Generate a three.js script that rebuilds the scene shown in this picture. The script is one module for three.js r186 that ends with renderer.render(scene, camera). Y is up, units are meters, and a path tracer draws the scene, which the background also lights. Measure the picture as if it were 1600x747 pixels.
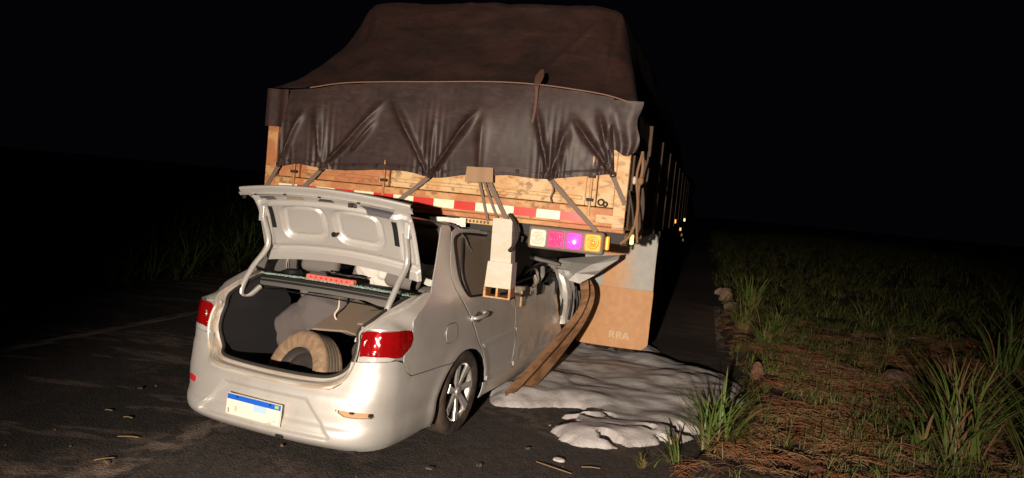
import * as THREE from 'three';
import { mergeGeometries, mergeVertices, toCreasedNormals } from 'three/addons/utils/BufferGeometryUtils.js';
import { RoundedBoxGeometry } from 'three/addons/geometries/RoundedBoxGeometry.js';
import { FontLoader } from 'three/addons/loaders/FontLoader.js';
import { TextGeometry } from 'three/addons/geometries/TextGeometry.js';

// ---------------------------------------------------------------- camera, sky, light, exposure
const D2R = Math.PI / 180;
const scene = new THREE.Scene();
const camera = new THREE.PerspectiveCamera(35.98, 1600 / 747, 0.05, 900);
camera.position.set(0, 1.7, 0);
camera.rotation.order = 'YXZ';
camera.rotation.set(-3.5 * D2R, 14.7 * D2R, 5.5 * D2R);

const renderer = new THREE.WebGLRenderer({ antialias: true });
renderer.setSize(1024, 478);
renderer.toneMapping = THREE.LinearToneMapping;
renderer.toneMappingExposure = 1;
renderer.shadowMap.enabled = true;

{ // overcast night sky: nearly black with a trace of violet
  const w = 64, h = 32, d = new Float32Array(w * h * 4);
  for (let i = 0; i < w * h; i++) d.set([0.0010, 0.0007, 0.0013, 1], i * 4);
  const t = new THREE.DataTexture(d, w, h, THREE.RGBAFormat, THREE.FloatType);
  t.mapping = THREE.EquirectangularReflectionMapping; t.magFilter = THREE.LinearFilter; t.needsUpdate = true;
  scene.background = t; scene.environment = t;
}
const moon = new THREE.DirectionalLight(0xbfc8ff, 0.004);
moon.position.set(-30, 60, -20); moon.castShadow = true; moon.shadow.radius = 20;
scene.add(moon);
// the rescue crew's floodlight on a tripod behind the photographer lights everything in view
const FLOOD = { at: [-0.38, 1.86, 4.2], aim: [-1.0, 0.6, -5.0], color: [1, 0.84, 0.68], intensity: 470, angle: 27 * D2R, penumbra: 1 };

// ---------------------------------------------------------------- helpers
function rng(a) { return () => { a |= 0; a = a + 0x6D2B79F5 | 0; let t = Math.imul(a ^ a >>> 15, 1 | a); t = t + Math.imul(t ^ t >>> 7, 61 | t) ^ t; return ((t ^ t >>> 14) >>> 0) / 4294967296; }; }
const R0 = rng(7);
const PERM = new Uint8Array(512); { const r = rng(99), p = [...Array(256).keys()]; for (let i = 255; i > 0; i--) { const j = Math.floor(r() * (i + 1)); [p[i], p[j]] = [p[j], p[i]]; } for (let i = 0; i < 512; i++) PERM[i] = p[i & 255]; }
const sm = (a, b, x) => { const t = Math.min(1, Math.max(0, (x - a) / (b - a))); return t * t * (3 - 2 * t); };
const lerp = (a, b, t) => a + (b - a) * t;
const clamp = (x, a = 0, b = 1) => Math.min(b, Math.max(a, x));
function vn(x, y, z = 0) {
  const X = Math.floor(x), Y = Math.floor(y), Z = Math.floor(z); x -= X; y -= Y; z -= Z;
  const f = t => t * t * (3 - 2 * t), u = f(x), v = f(y), w = f(z);
  const H = (i, j, k) => PERM[PERM[PERM[(X + i) & 255] + ((Y + j) & 255)] + ((Z + k) & 255)] / 255;
  return lerp(lerp(lerp(H(0, 0, 0), H(1, 0, 0), u), lerp(H(0, 1, 0), H(1, 1, 0), u), v), lerp(lerp(H(0, 0, 1), H(1, 0, 1), u), lerp(H(0, 1, 1), H(1, 1, 1), u), v), w);
}
function fbm(x, y, z = 0, o = 4) { let s = 0, a = 0.5, n = 0; for (let i = 0; i < o; i++) { s += a * vn(x, y, z); n += a; x = x * 2.03 + 17.1; y = y * 2.03 + 9.3; z = z * 2.03 + 3.7; a *= 0.5; } return s / n; }
const V = (x, y, z) => new THREE.Vector3(x, y, z);
const lin = (r, g, b) => new THREE.Color().setRGB(r, g, b);
function tex(w, h, fn, srgb = true) { // fn(u, v) -> linear rgb
  const d = new Uint8Array(w * h * 4), e = c => { c = clamp(c); return 255 * (srgb ? (c <= 0.0031308 ? 12.92 * c : 1.055 * Math.pow(c, 1 / 2.4) - 0.055) : c); };
  for (let j = 0; j < h; j++) for (let i = 0; i < w; i++) { const c = fn((i + 0.5) / w, (j + 0.5) / h), k = (j * w + i) * 4; d[k] = e(c[0]); d[k + 1] = e(c[1]); d[k + 2] = e(c[2]); d[k + 3] = 255; }
  const t = new THREE.DataTexture(d, w, h, THREE.RGBAFormat);
  t.wrapS = t.wrapT = THREE.RepeatWrapping; t.magFilter = THREE.LinearFilter; t.minFilter = THREE.LinearMipmapLinearFilter; t.generateMipmaps = true;
  if (srgb) t.colorSpace = THREE.SRGBColorSpace; t.needsUpdate = true; return t;
}
const rep = (t, x, y = x) => { const c = t.clone(); c.repeat.set(x, y); c.needsUpdate = true; return c; };
const std = (r, g, b, rough = 0.8, o = {}) => new THREE.MeshStandardMaterial({ color: lin(r, g, b), roughness: rough, side: THREE.DoubleSide, ...o });
const phy = (r, g, b, rough, o = {}) => new THREE.MeshPhysicalMaterial({ color: lin(r, g, b), roughness: rough, side: THREE.DoubleSide, ...o });
const taken = {};
const numbered = n => { const k = taken[n] = (taken[n] ?? -1) + 1; return k ? `${n}_${String(k).padStart(3, '0')}` : n; };
function tag(o, label, category, group, kind) { if (label) o.userData.label = label; if (category) o.userData.category = category; if (group) o.userData.group = group; if (kind) o.userData.kind = kind; return o; }
function thing(name, label, category, [x, y, z] = [0, 0, 0], turn = 0, group) {
  const o = new THREE.Group(); o.name = numbered(name); o.position.set(x, y, z); o.rotation.y = turn; scene.add(o); return tag(o, label, category, group);
}
function part(name, geo, mat, parent) {
  const g = Array.isArray(geo) ? merge(geo) : geo;
  const m = new THREE.Mesh(g, mat); m.name = parent ? name : numbered(name); m.castShadow = m.receiveShadow = true; (parent || scene).add(m); return m;
}
const solo = (name, geo, mat, label, category, group, kind) => tag(part(name, geo, mat), label, category, group, kind);
function norm(g) { // same attribute set for merging
  g = g.index ? g : mergeVertices(g, 1e-5); if (!g.attributes.normal) g.computeVertexNormals();
  if (!g.attributes.uv) g.setAttribute('uv', new THREE.BufferAttribute(new Float32Array(g.attributes.position.count * 2), 2));
  for (const k of Object.keys(g.attributes)) if (!['position', 'normal', 'uv'].includes(k)) g.deleteAttribute(k);
  return g;
}
const merge = a => a.length === 1 ? norm(a[0]) : mergeGeometries(a.map(norm), false);
function bx(x0, x1, y0, y1, z0, z1, r = 0) {
  const w = Math.abs(x1 - x0), h = Math.abs(y1 - y0), d = Math.abs(z1 - z0);
  const g = r ? new RoundedBoxGeometry(w, h, d, 2, Math.min(r, w / 2.01, h / 2.01, d / 2.01)) : new THREE.BoxGeometry(w, h, d);
  return g.translate((x0 + x1) / 2, (y0 + y1) / 2, (z0 + z1) / 2);
}
const P3 = a => a.map(p => p.isVector3 ? p : V(...p));
const curve = (pts, closed = false, tension = 0.5) => new THREE.CatmullRomCurve3(P3(pts), closed, 'catmullrom', tension);
const tube = (pts, r, n = 24, closed = false, rs = 8) => new THREE.TubeGeometry(curve(pts, closed), n, r, rs, closed);
function bar(a, b, w, h, up = V(0, 1, 0)) { // rectangular bar from a to b
  a = a.isVector3 ? a : V(...a); b = b.isVector3 ? b : V(...b);
  const d = b.clone().sub(a), L = d.length(); d.normalize();
  let s = d.clone().cross(up); if (s.lengthSq() < 1e-6) s = V(1, 0, 0); s.normalize(); const t = d.clone().cross(s).normalize();
  const m = new THREE.Matrix4().makeBasis(s, t, d).setPosition(a.clone().add(b).multiplyScalar(0.5));
  return new THREE.BoxGeometry(w, h, L).applyMatrix4(m);
}
function grid(nu, nv, fn, uvs = 1) { // fn(u, v) -> Vector3, u and v 0..1
  const pos = [], uv = [], idx = [];
  for (let j = 0; j <= nv; j++) for (let i = 0; i <= nu; i++) { const p = fn(i / nu, j / nv); pos.push(p.x, p.y, p.z); if (p.uv) uv.push(...p.uv); else uv.push(i / nu * uvs, j / nv * uvs); }
  for (let j = 0; j < nv; j++) for (let i = 0; i < nu; i++) { const a = j * (nu + 1) + i, b = a + 1, c = a + nu + 1, d = c + 1; idx.push(a, b, d, a, d, c); }
  const g = new THREE.BufferGeometry(); g.setAttribute('position', new THREE.Float32BufferAttribute(pos, 3)); g.setAttribute('uv', new THREE.Float32BufferAttribute(uv, 2)); g.setIndex(idx); g.computeVertexNormals(); return g;
}
function loft(rows, nu = 40, nv = 20) { // rows of control points, smooth both ways
  const cs = rows.map(r => curve(r));
  return grid(nu, nv, (u, v) => curve(cs.map(c => c.getPoint(u))).getPoint(v));
}
function densify(loop, step) {
  const out = [];
  for (let i = 0; i < loop.length; i++) { const a = loop[i], b = loop[(i + 1) % loop.length], n = Math.max(1, Math.ceil(Math.hypot(b[0] - a[0], b[1] - a[1]) / step)); for (let k = 0; k < n; k++) out.push([lerp(a[0], b[0], k / n), lerp(a[1], b[1], k / n)]); }
  return out;
}
const smooth = (pts, n = 120, tension = 0.5) => curve(pts.map(p => [p[0], p[1], 0]), true, tension).getPoints(n).slice(0, -1).map(p => [p.x, p.y]);
const inLoops = (loops, x, y) => { let c = false; for (const L of loops) for (let i = 0, j = L.length - 1; i < L.length; j = i++) { const a = L[i], b = L[j]; if ((a[1] > y) !== (b[1] > y) && x < (b[0] - a[0]) * (y - a[1]) / (b[1] - a[1]) + a[0]) c = !c; } return c; };
function nearest(loops, x, y) {
  let best = 1e9, bp = [x, y];
  for (const L of loops) for (let i = 0; i < L.length; i++) { const a = L[i], b = L[(i + 1) % L.length], dx = b[0] - a[0], dy = b[1] - a[1], t = clamp(((x - a[0]) * dx + (y - a[1]) * dy) / (dx * dx + dy * dy + 1e-12)), px = a[0] + dx * t, py = a[1] + dy * t, d = (px - x) ** 2 + (py - y) ** 2; if (d < best) { best = d; bp = [px, py]; } }
  return bp;
}
function panel(loops, map, cell = 0.02, flange = 0.018, off = 0) { // sheet-metal panel: outline loops in (s, y), map(s, y, off) -> Vector3
  let x0 = 1e9, x1 = -1e9, y0 = 1e9, y1 = -1e9;
  for (const p of loops[0]) { x0 = Math.min(x0, p[0]); x1 = Math.max(x1, p[0]); y0 = Math.min(y0, p[1]); y1 = Math.max(y1, p[1]); }
  x0 -= cell * 0.37; y0 -= cell * 0.41; const nx = Math.ceil((x1 - x0) / cell) + 1, ny = Math.ceil((y1 - y0) / cell) + 1;
  const ins = [], pt = [];
  for (let j = 0; j <= ny; j++) for (let i = 0; i <= nx; i++) { const x = x0 + i * cell, y = y0 + j * cell; ins.push(inLoops(loops, x, y)); pt.push([x, y]); }
  const id = new Int32Array(pt.length).fill(-1), pos = [], uv = [], idx = [];
  const get = k => { if (id[k] < 0) { if (!ins[k]) pt[k] = nearest(loops, ...pt[k]); const p = map(pt[k][0], pt[k][1], off); id[k] = pos.length / 3; pos.push(p.x, p.y, p.z); uv.push(pt[k][0], pt[k][1]); } return id[k]; };
  for (let j = 0; j < ny; j++) for (let i = 0; i < nx; i++) { const a = j * (nx + 1) + i, b = a + 1, c = a + nx + 1, d = c + 1; if (ins[a] || ins[b] || ins[c] || ins[d]) { const A = get(a), B = get(b), Cc = get(c), Dd = get(d); idx.push(A, B, Dd, A, Dd, Cc); } }
  const g = new THREE.BufferGeometry(); g.setAttribute('position', new THREE.Float32BufferAttribute(pos, 3)); g.setAttribute('uv', new THREE.Float32BufferAttribute(uv, 2)); g.setIndex(idx); g.computeVertexNormals();
  if (!flange) return g;
  const parts = [g];
  for (const L of loops) { const d = densify(L, cell), n = d.length; parts.push(grid(n, 1, (u, v) => { const p = d[Math.round(u * n) % n]; return map(p[0], p[1], off - v * flange); })); }
  return merge(parts);
}
const prism = (pts, depth, bevel = 0) => new THREE.ExtrudeGeometry(new THREE.Shape(pts.map(p => new THREE.Vector2(...p))), { depth, bevelEnabled: !!bevel, bevelSize: bevel, bevelThickness: bevel, bevelSegments: 2, steps: 1 });
function crumple(g, amp, freq, seed) { // dents: displace along the normal by folded noise
  const p = g.attributes.position, n = g.attributes.normal;
  for (let i = 0; i < p.count; i++) { const x = p.getX(i) * freq + seed, y = p.getY(i) * freq, z = p.getZ(i) * freq, d = amp * (1 - 2 * Math.abs(2 * fbm(x, y, z, 3) - 1)); p.setXYZ(i, p.getX(i) + n.getX(i) * d, p.getY(i) + n.getY(i) * d, p.getZ(i) + n.getZ(i) * d); }
  g.computeVertexNormals(); return g;
}

// ---------------------------------------------------------------- ground, road
const edgeX = z => 0.36 + 0.22 * (vn(z * 0.9 + 5, 2.3) - 0.5) + 0.08 * (vn(z * 4, 8.1) - 0.5) - 0.42 * Math.exp(-(((z + 4.9) / 0.75) ** 2)) + 0.12 * Math.exp(-(((z + 7.6) / 0.8) ** 2));
function hT(x, z) {
  const e = x - edgeX(z);
  let y = -0.06 + 0.17 * sm(0.0, 0.16, e + 0.05 * (vn(x * 6, z * 6) - 0.5)) * sm(-16, -11, z + 0 * x) + 0.07 * sm(0, 0.5, e) * sm(-11, -16, z);
  y += 0.16 * (fbm(x * 0.9, z * 0.9, 1, 4) - 0.5) * sm(0.1, 1.2, e) + 0.05 * (fbm(x * 5, z * 5, 3, 2) - 0.5) * sm(0, 0.3, e);
  y += 0.35 * sm(2.5, 9, e) - 0.12 * sm(0.8, 1.8, e) * (1 - sm(2.2, 3.4, e));
  const l = -7.1 - x + 0.3 * (vn(z * 0.7, 4) - 0.5); y += 0.12 * sm(0, 0.6, l) + 0.9 * sm(0.5, 6, l) + 0.2 * (fbm(x, z, 7, 3) - 0.5) * sm(0, 1, l);
  return y;
}
const soilTex = tex(1024, 1024, (u, v) => {
  const a = fbm(u * 8, v * 8, 1, 4), b = fbm(u * 60, v * 60, 2, 3), c = vn(u * 300, v * 300);
  const g = 0.55 + 0.9 * (b - 0.5) + 0.5 * (c - 0.5), t = sm(0.4, 0.65, a);
  return [g * lerp(0.075, 0.11, t), g * lerp(0.045, 0.055, t), g * lerp(0.028, 0.03, t)];
});
const soilBump = tex(512, 512, (u, v) => { const a = 0.6 * fbm(u * 40, v * 40, 4, 4) + 0.4 * vn(u * 200, v * 200); return [a, a, a]; }, false);
{
  const N = 380, mp = t => { const k = 2 * t - 1; return Math.sign(k) * (9 * Math.abs(k) + 240 * Math.pow(Math.abs(k), 6)); };
  const g = grid(N, N, (u, v) => { const x = 1.5 + mp(u), z = -8 + mp(v), p = V(x, hT(x, z), z); p.uv = [x / 3, z / 3]; return p; });
  tag(part('ground', g, std(1, 1, 1, 0.95, { map: soilTex, bumpMap: soilBump, bumpScale: 0.03 })), 'reddish soil of the grassy verge beside the road', 'ground', null, 'structure');
}
const roadTex = tex(1024, 2048, (u, v) => {
  const x = lerp(-7.6, 1.0, u), z = lerp(3, -14, v);
  const fine = vn(x * 140, z * 140), mid = fbm(x * 18, z * 18, 2, 3), big = fbm(x * 0.8, z * 0.45, 5, 4);
  let a = 0.046 + 0.055 * (fine - 0.45) + 0.034 * (mid - 0.5);
  const sh = sm(-3.10, -2.94, x + 0.10 * (fbm(x * 7, z * 3, 9, 3) - 0.5));          // coarser chip seal of the shoulder
  a += sh * (0.016 * (vn(x * 60, z * 60) - 0.35));
  let r = a * 1.12, g = a * 0.95, b = a * 0.86;
  const worn = Math.exp(-(((x + 2.98 + 0.05 * (mid - 0.5)) / 0.13) ** 2)) * sm(0.36, 0.58, fbm(x * 14, z * 9, 3, 3)); // worn edge strip
  r += worn * 0.16; g += worn * 0.12; b += worn * 0.098;
  const dust = sm(0.52, 0.70, fbm(x * 0.75 + 1, z * 2.4 - x * 0.9, 12, 4)) * sm(0.3, 0.6, mid);                       // tracked reddish dust
  r += dust * 0.06; g += dust * 0.036; b += dust * 0.026;
  const drag = sm(0.60, 0.70, vn(x * 0.9 + 2, z * 7 + x * 1.9, 4)) * sm(0.35, 0.6, fbm(x * 6, z * 20, 6, 3)) * (1 - sm(-3.4, -2.8, x)); // pale drag streaks across the lane
  r += drag * 0.12; g += drag * 0.088; b += drag * 0.072;
  const line = sm(0.075, 0.06, Math.abs(x + 5.53)) * sm(0.32, 0.5, fbm(x * 22, z * 6, 8, 3));                         // painted line
  r = lerp(r, 0.36, line * 0.8); g = lerp(g, 0.33, line * 0.8); b = lerp(b, 0.28, line * 0.8);
  const rl = sm(0.06, 0.045, Math.abs(x - 0.33)) * sm(-9, -11, z) * sm(0.4, 0.55, fbm(x * 20, z * 5, 11, 3));
  r = lerp(r, 0.4, rl); g = lerp(g, 0.37, rl); b = lerp(b, 0.32, rl);
  const soil = sm(-0.7, 0.5, x + 0.5 * (fbm(x * 5, z * 5, 1, 3) - 0.5)) * (0.4 + 0.6 * sm(0.4, 0.6, fbm(x * 3, z * 14, 6, 3))) * lerp(0.7, 5.5, sm(-8, -11.5, z));                                   // soil washed onto the edge, its far stretch lightened to stand for lamp light
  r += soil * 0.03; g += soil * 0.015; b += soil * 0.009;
  const k = 1 - 0.35 * sm(0.55, 0.45, big);
  return [r * k, g * k, b * k];
});
const roadBump = tex(512, 512, (u, v) => { const a = 0.7 * vn(u * 90, v * 90) + 0.3 * fbm(u * 180, v * 180, 1, 2); return [a, a, a]; }, false);
function roadSheet(x0, x1, z0, z1, nx, nz, uvf) {
  return grid(nx, nz, (u, v) => { const z = lerp(z0, z1, v), x = lerp(x0, x1 === null ? edgeX(z) + 0.04 : x1, u), p = V(x, 0.012 * (fbm(x * 0.7, z * 0.7, 3, 2) - 0.5), z); p.uv = uvf(x, z); return p; });
}
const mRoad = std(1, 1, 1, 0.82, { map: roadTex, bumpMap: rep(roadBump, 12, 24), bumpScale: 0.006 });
const roadUV = (x, z) => [(x + 7.6) / 8.6, (3 - z) / 17];
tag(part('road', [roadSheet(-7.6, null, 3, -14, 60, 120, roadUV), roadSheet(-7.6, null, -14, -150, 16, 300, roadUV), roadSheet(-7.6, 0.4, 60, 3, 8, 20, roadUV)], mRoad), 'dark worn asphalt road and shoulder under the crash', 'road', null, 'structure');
// ---------------------------------------------------------------- trailer
const TZ = -5.05; // plane of the tailgate
function paintTex(base, alt, rust, seed, amt = 0.5) {
  return tex(512, 256, (u, v) => {
    const a = fbm(u * 6 + seed, v * 5, seed, 4), b = fbm(u * 36, v * 30, seed + 3, 4), c = fbm(u * 16 + seed, v * 16, seed + 6, 3), t = sm(0.42, 0.62, a), r = (0.5 * sm(0.58, 0.72, 0.35 * b + 0.65 * c + 0.1 * (a - 0.5)) + 0.35 * sm(0.48, 0.66, 0.6 * b + 0.4 * c)) * Math.min(1, amt);
    const g = 0.92 + 0.22 * (b - 0.5); return [0, 1, 2].map(i => g * lerp(lerp(base[i], alt[i], t), rust[i], r));
  });
}
const CREAM = [0.57, 0.325, 0.135], ORANGE = [0.46, 0.18, 0.07], RUST = [0.20, 0.085, 0.036], PALE = [0.64, 0.44, 0.23];
const mCream = std(1, 1, 1, 0.6, { map: paintTex(CREAM, PALE, RUST, 3, 0.9) });
const mCream2 = std(1, 1, 1, 0.6, { map: paintTex(PALE, CREAM, RUST, 21, 0.7) });
const mOrange = std(1, 1, 1, 0.62, { map: paintTex(ORANGE, CREAM, RUST, 11, 0.9) });
const mSill = std(1, 1, 1, 0.62, { map: paintTex(CREAM, ORANGE, RUST, 31, 1) });
const mDark = std(0.018, 0.016, 0.015, 0.7), mBlack = std(0.008, 0.008, 0.009, 0.6), mChassis = std(0.022, 0.017, 0.014, 0.75);
const mRubber = std(0.02, 0.019, 0.018, 0.8);
const rubberDust = tex(512, 256, (u, v) => { const a = fbm(u * 30, v * 14, 2, 4), t = sm(0.35, 0.7, a); return [lerp(0.022, 0.11, t), lerp(0.02, 0.075, t), lerp(0.018, 0.05, t)]; });
const mTyre = std(1, 1, 1, 0.9, { map: rubberDust });
const mWhite = std(0.58, 0.54, 0.46, 0.5, { map: paintTex([1, 1, 1], [0.95, 0.93, 0.88], [0.7, 0.5, 0.3], 41, 0.12) });

const trailer = thing('cargo_trailer', 'long grain trailer with cream and orange tailgate and tarpaulin-covered load', 'trailer', [-1.94, 0, TZ]);
const painted = new Set([mCream, mCream2, mOrange, mSill, mWhite]);
const metric = g => { const p = g.attributes.position, u = g.attributes.uv, n = g.attributes.normal; for (let i = 0; i < p.count; i++) { const nx = Math.abs(n.getX(i)) > 0.7, ny = Math.abs(n.getY(i)) > 0.7; u.setXY(i, nx ? p.getZ(i) : p.getX(i), ny ? p.getZ(i) * 2 : p.getY(i) * 2); } return g; };
const tp = (n, g, m, par = trailer) => { const gg = Array.isArray(g) ? merge(g) : norm(g); if (painted.has(m)) metric(gg); gg.translate(1.94, 0, -TZ); return part(n, gg, m, par); };
// tailgate: corner posts, hinge posts, door panels, sill
for (const [a, b, m] of [[-3.335, -3.245, mOrange], [-0.632, -0.545, mCream2]]) tp('corner_post', bx(a, b, 1.52, 2.30, TZ - 0.12, TZ + 0.03, 0.008), m);
const panels = [[-3.24, -3.115, mOrange], [-3.05, -2.37, mOrange], [-2.30, -0.835, mCream], [-0.755, -0.637, mCream2]];
for (const [a, b, m] of panels) {
  const t = tp('tailgate_panel', bx(a, b, 1.668, 2.33, TZ - 0.05, TZ - 0.012, 0.006), m);
  if (b - a > 0.5) for (const y of [1.705, 2.02]) tp('stiffener', bx(a + 0.02, b - 0.02, y, y + 0.028, TZ - 0.014, TZ + 0.003, 0.008), m, t);
}
for (const [a, b, m] of [[-3.113, -3.052, mOrange], [-2.366, -2.304, mOrange], [-0.832, -0.758, mCream]]) {
  const t = tp('hinge_post', bx(a, b, 1.668, 2.33, TZ - 0.04, TZ + 0.012, 0.008), m);
  tp('lock_rod', tube([[(a + b) / 2, 1.60, TZ + 0.03], [(a + b) / 2, 1.9, TZ + 0.03], [(a + b) / 2, 2.3, TZ + 0.03]], 0.009), m, t);
  for (const y of [1.70, 1.86]) tp('rod_bracket', bx((a + b) / 2 - 0.025, (a + b) / 2 + 0.025, y, y + 0.022, TZ + 0.01, TZ + 0.045, 0.004), mChassis, t);
}
const sill = tp('sill_beam', [bx(-3.335, -0.545, 1.535, 1.664, TZ - 0.10, TZ + 0.022, 0.01), bx(-3.335, -0.545, 1.500, 1.533, TZ - 0.10, TZ + 0.0, 0.006)], mSill);
const mRedS = std(0.52, 0.028, 0.018, 0.35), mWhiteS = std(0.80, 0.72, 0.55, 0.35);
{
  const ed = [-0.834, -0.992, -1.162, -1.326, -1.612, -1.773, -1.932, -2.09, -2.25, -2.41, -2.57, -2.73, -2.89, -3.05, -3.21], cr = ['r', 'w', 'r', 'w', 'r', 'w', 'r', 'w', 'r', 'w', 'r', 'w', 'r', 'w'];
  for (let i = 0; i < cr.length; i++) tp(cr[i] === 'r' ? 'red_reflector' : 'white_reflector', bx(ed[i + 1] + 0.001, ed[i] - 0.001, 1.553, 1.613, TZ + 0.0225, TZ + 0.0255), cr[i] === 'r' ? mRedS : mWhiteS, sill);
}
tp('corner_plate', bx(-0.742, -0.560, 1.560, 1.617, TZ + 0.022, TZ + 0.034, 0.004), mCream2);
for (const [x, y, z, r] of [[-0.72, 1.70, TZ + 0.005, 0.02], [-0.69, 1.69, TZ + 0.01, 0.014]]) tp('hinge_pin', new THREE.TorusGeometry(r, 0.006, 6, 14).translate(x, y, z), mChassis);
// load bed, side boards with stakes, chassis, axles
tp('front_bulkhead', bx(-3.33, -0.55, 1.52, 2.5, -17.4, -17.3), mDark);
tp('floor', bx(-3.33, -0.55, 1.42, 1.50, -17.3, TZ - 0.12), mDark);
const mSide = std(0.05, 0.024, 0.013, 0.7);
for (const s of [0, 1]) {
  const x = s ? -0.56 : -3.33;
  for (let k = 0; k < 3; k++) tp('side_board', bx(x, x + 0.03 * (s ? 1 : -1) + 0.0, 1.52 + k * 0.27, 1.78 + k * 0.27, -17.2, TZ - 0.13, 0.006), mSide);
  for (let k = 0; k < 9; k++) { const z = -5.9 - k * 1.38; tp('side_stake', bx(x + (s ? 0.032 : -0.032), x + (s ? 0.075 : -0.075), 1.44, 2.33, z - 0.05, z + 0.05, 0.006), mSide); }
}
for (const x of [-1.45, -2.43]) tp('chassis_beam', [bx(x - 0.06, x + 0.06, 1.40, 1.418, -17, -5.25), bx(x - 0.008, x + 0.008, 1.02, 1.40, -17, -5.25), bx(x - 0.06, x + 0.06, 1.0, 1.02, -17, -5.25)], mChassis);
for (const z of [-5.42, -6.6, -7.9, -9.2, -10.5]) tp('cross_member', bx(-3.2, -0.7, 1.345, 1.418, z - 0.05, z + 0.05), mChassis);
tp('rear_crossbar', bx(-3.2, -0.66, 1.40, 1.495, TZ - 0.30, TZ - 0.20, 0.01), mChassis);
tp('mudguard_hanger', bx(-1.25, -0.46, 1.40, 1.46, -7.86, -7.79, 0.006), mChassis);
// rear lamp bar
const barH = tp('lamp_bar', bx(-1.205, -0.668, 1.335, 1.497, TZ - 0.07, TZ + 0.03, 0.022), std(0.17, 0.13, 0.105, 0.6));
{
  const rr = (w, h, r) => { const s = new THREE.Shape(); s.moveTo(-w + r, -h); s.lineTo(w - r, -h); s.quadraticCurveTo(w, -h, w, -h + r); s.lineTo(w, h - r); s.quadraticCurveTo(w, h, w - r, h); s.lineTo(-w + r, h); s.quadraticCurveTo(-w, h, -w, h - r); s.lineTo(-w, -h + r); s.quadraticCurveTo(-w, -h, -w + r, -h); return s; };
  const defs = [[-1.128, 1.412, [0.80, 0.72, 0.58], 'white_lamp', 0], [-1.002, 1.415, [0.62, 0.05, 0.20], 'red_lamp', 0.10], [-0.873, 1.417, [0.62, 0.05, 0.26], 'red_lamp', 0.34], [-0.742, 1.418, [0.85, 0.42, 0.02], 'amber_lamp', 0.05]];
  for (const [x, y, c, nm, em] of defs) {
    const m = phy(...c, 0.22, { clearcoat: 0.7, emissive: em ? lin(c[0], c[1] * 0.5, c[2] * 1.9) : lin(0, 0, 0), emissiveIntensity: em });
    const lens = new THREE.ExtrudeGeometry(rr(0.05, 0.054, 0.014), { depth: 0.008, bevelEnabled: true, bevelSize: 0.006, bevelThickness: 0.007, bevelSegments: 3, curveSegments: 5 }).translate(x, y, TZ + 0.030);
    const l = tp(nm, lens, m, barH);
    const rings = []; for (const r of (nm === 'red_lamp' ? [0.012, 0.022, 0.032, 0.04] : [0.040, 0.024])) rings.push(new THREE.TorusGeometry(r, nm === 'red_lamp' ? 0.0018 : 0.004, 6, 28).translate(x, y, TZ + 0.0455));
    if (nm !== 'red_lamp') rings.push(new THREE.SphereGeometry(0.018, 14, 8).scale(1, 1, 0.4).translate(x, y, TZ + 0.044));
    if (nm === 'red_lamp') for (let i = 0; i < 5; i++) for (let j = 0; j < 5; j++) rings.push(new THREE.SphereGeometry(0.0062, 6, 4).scale(1, 1, 0.5).translate(x - 0.034 + i * 0.017, y - 0.034 + j * 0.017, TZ + 0.0452));
    tp('lens_ribs', rings, phy(c[0] * 0.85, c[1] * 0.8, c[2] * 0.8, 0.2, { clearcoat: 0.6, emissive: em ? lin(c[0], c[1] * 0.6, c[2] * 2) : lin(0, 0, 0), emissiveIntensity: em * 1.2 }), barH);
    if (em > 0.3) { tp('bulb', new THREE.SphereGeometry(0.014, 12, 8).scale(1, 1, 0.4).translate(x + 0.004, y - 0.008, TZ + 0.047), std(0.9, 0.5, 0.9, 0.4, { emissive: lin(1, 0.35, 1), emissiveIntensity: 1.4 }), barH); const p = new THREE.PointLight(lin(1, 0.1, 0.5), 0.06); p.position.set(x + 1.94, y, 0.08); p.castShadow = true; trailer.add(p); }
  }
}
{ // amber clearance lamps at the end of the bar and on the outrigger bracket
  const mA = phy(0.8, 0.3, 0.02, 0.3, { emissive: lin(1, 0.34, 0.03), emissiveIntensity: 1.1 }), mA2 = phy(0.9, 0.6, 0.2, 0.3, { emissive: lin(1, 0.62, 0.18), emissiveIntensity: 2.2 });
  tp('clearance_lamp', bx(-0.662, -0.640, 1.375, 1.47, TZ - 0.06, TZ + 0.0, 0.009), mA);
  tp('lamp_bracket', [bx(-0.60, -0.545, 1.40, 1.50, -5.40, -5.37, 0.004), bx(-0.64, -0.545, 1.485, 1.50, -5.42, -5.15)], mChassis);
  tp('clearance_lamp', bx(-0.530, -0.505, 1.415, 1.49, -5.41, -5.36, 0.01), mA2);
  const p = new THREE.PointLight(lin(1, 0.6, 0.2), 0.05); p.position.set(-0.46 + 1.94, 1.45, -5.36 - TZ); p.castShadow = true; trailer.add(p);
  for (const [z, y, c] of [[-11.5, 1.52, mA], [-16.0, 1.50, mA2], [-14.2, 1.34, mA], [-15.3, 1.2, mCream2], [-16.6, 1.05, mCream2]]) tp('side_lamp_and_glint_bit', bx(-0.50, -0.465, y - 0.03, y + 0.03, z - 0.05, z + 0.03, 0.008), c);  // amber ones are lit lamps; cream blocks stand for glints on stake edges
}
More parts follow.
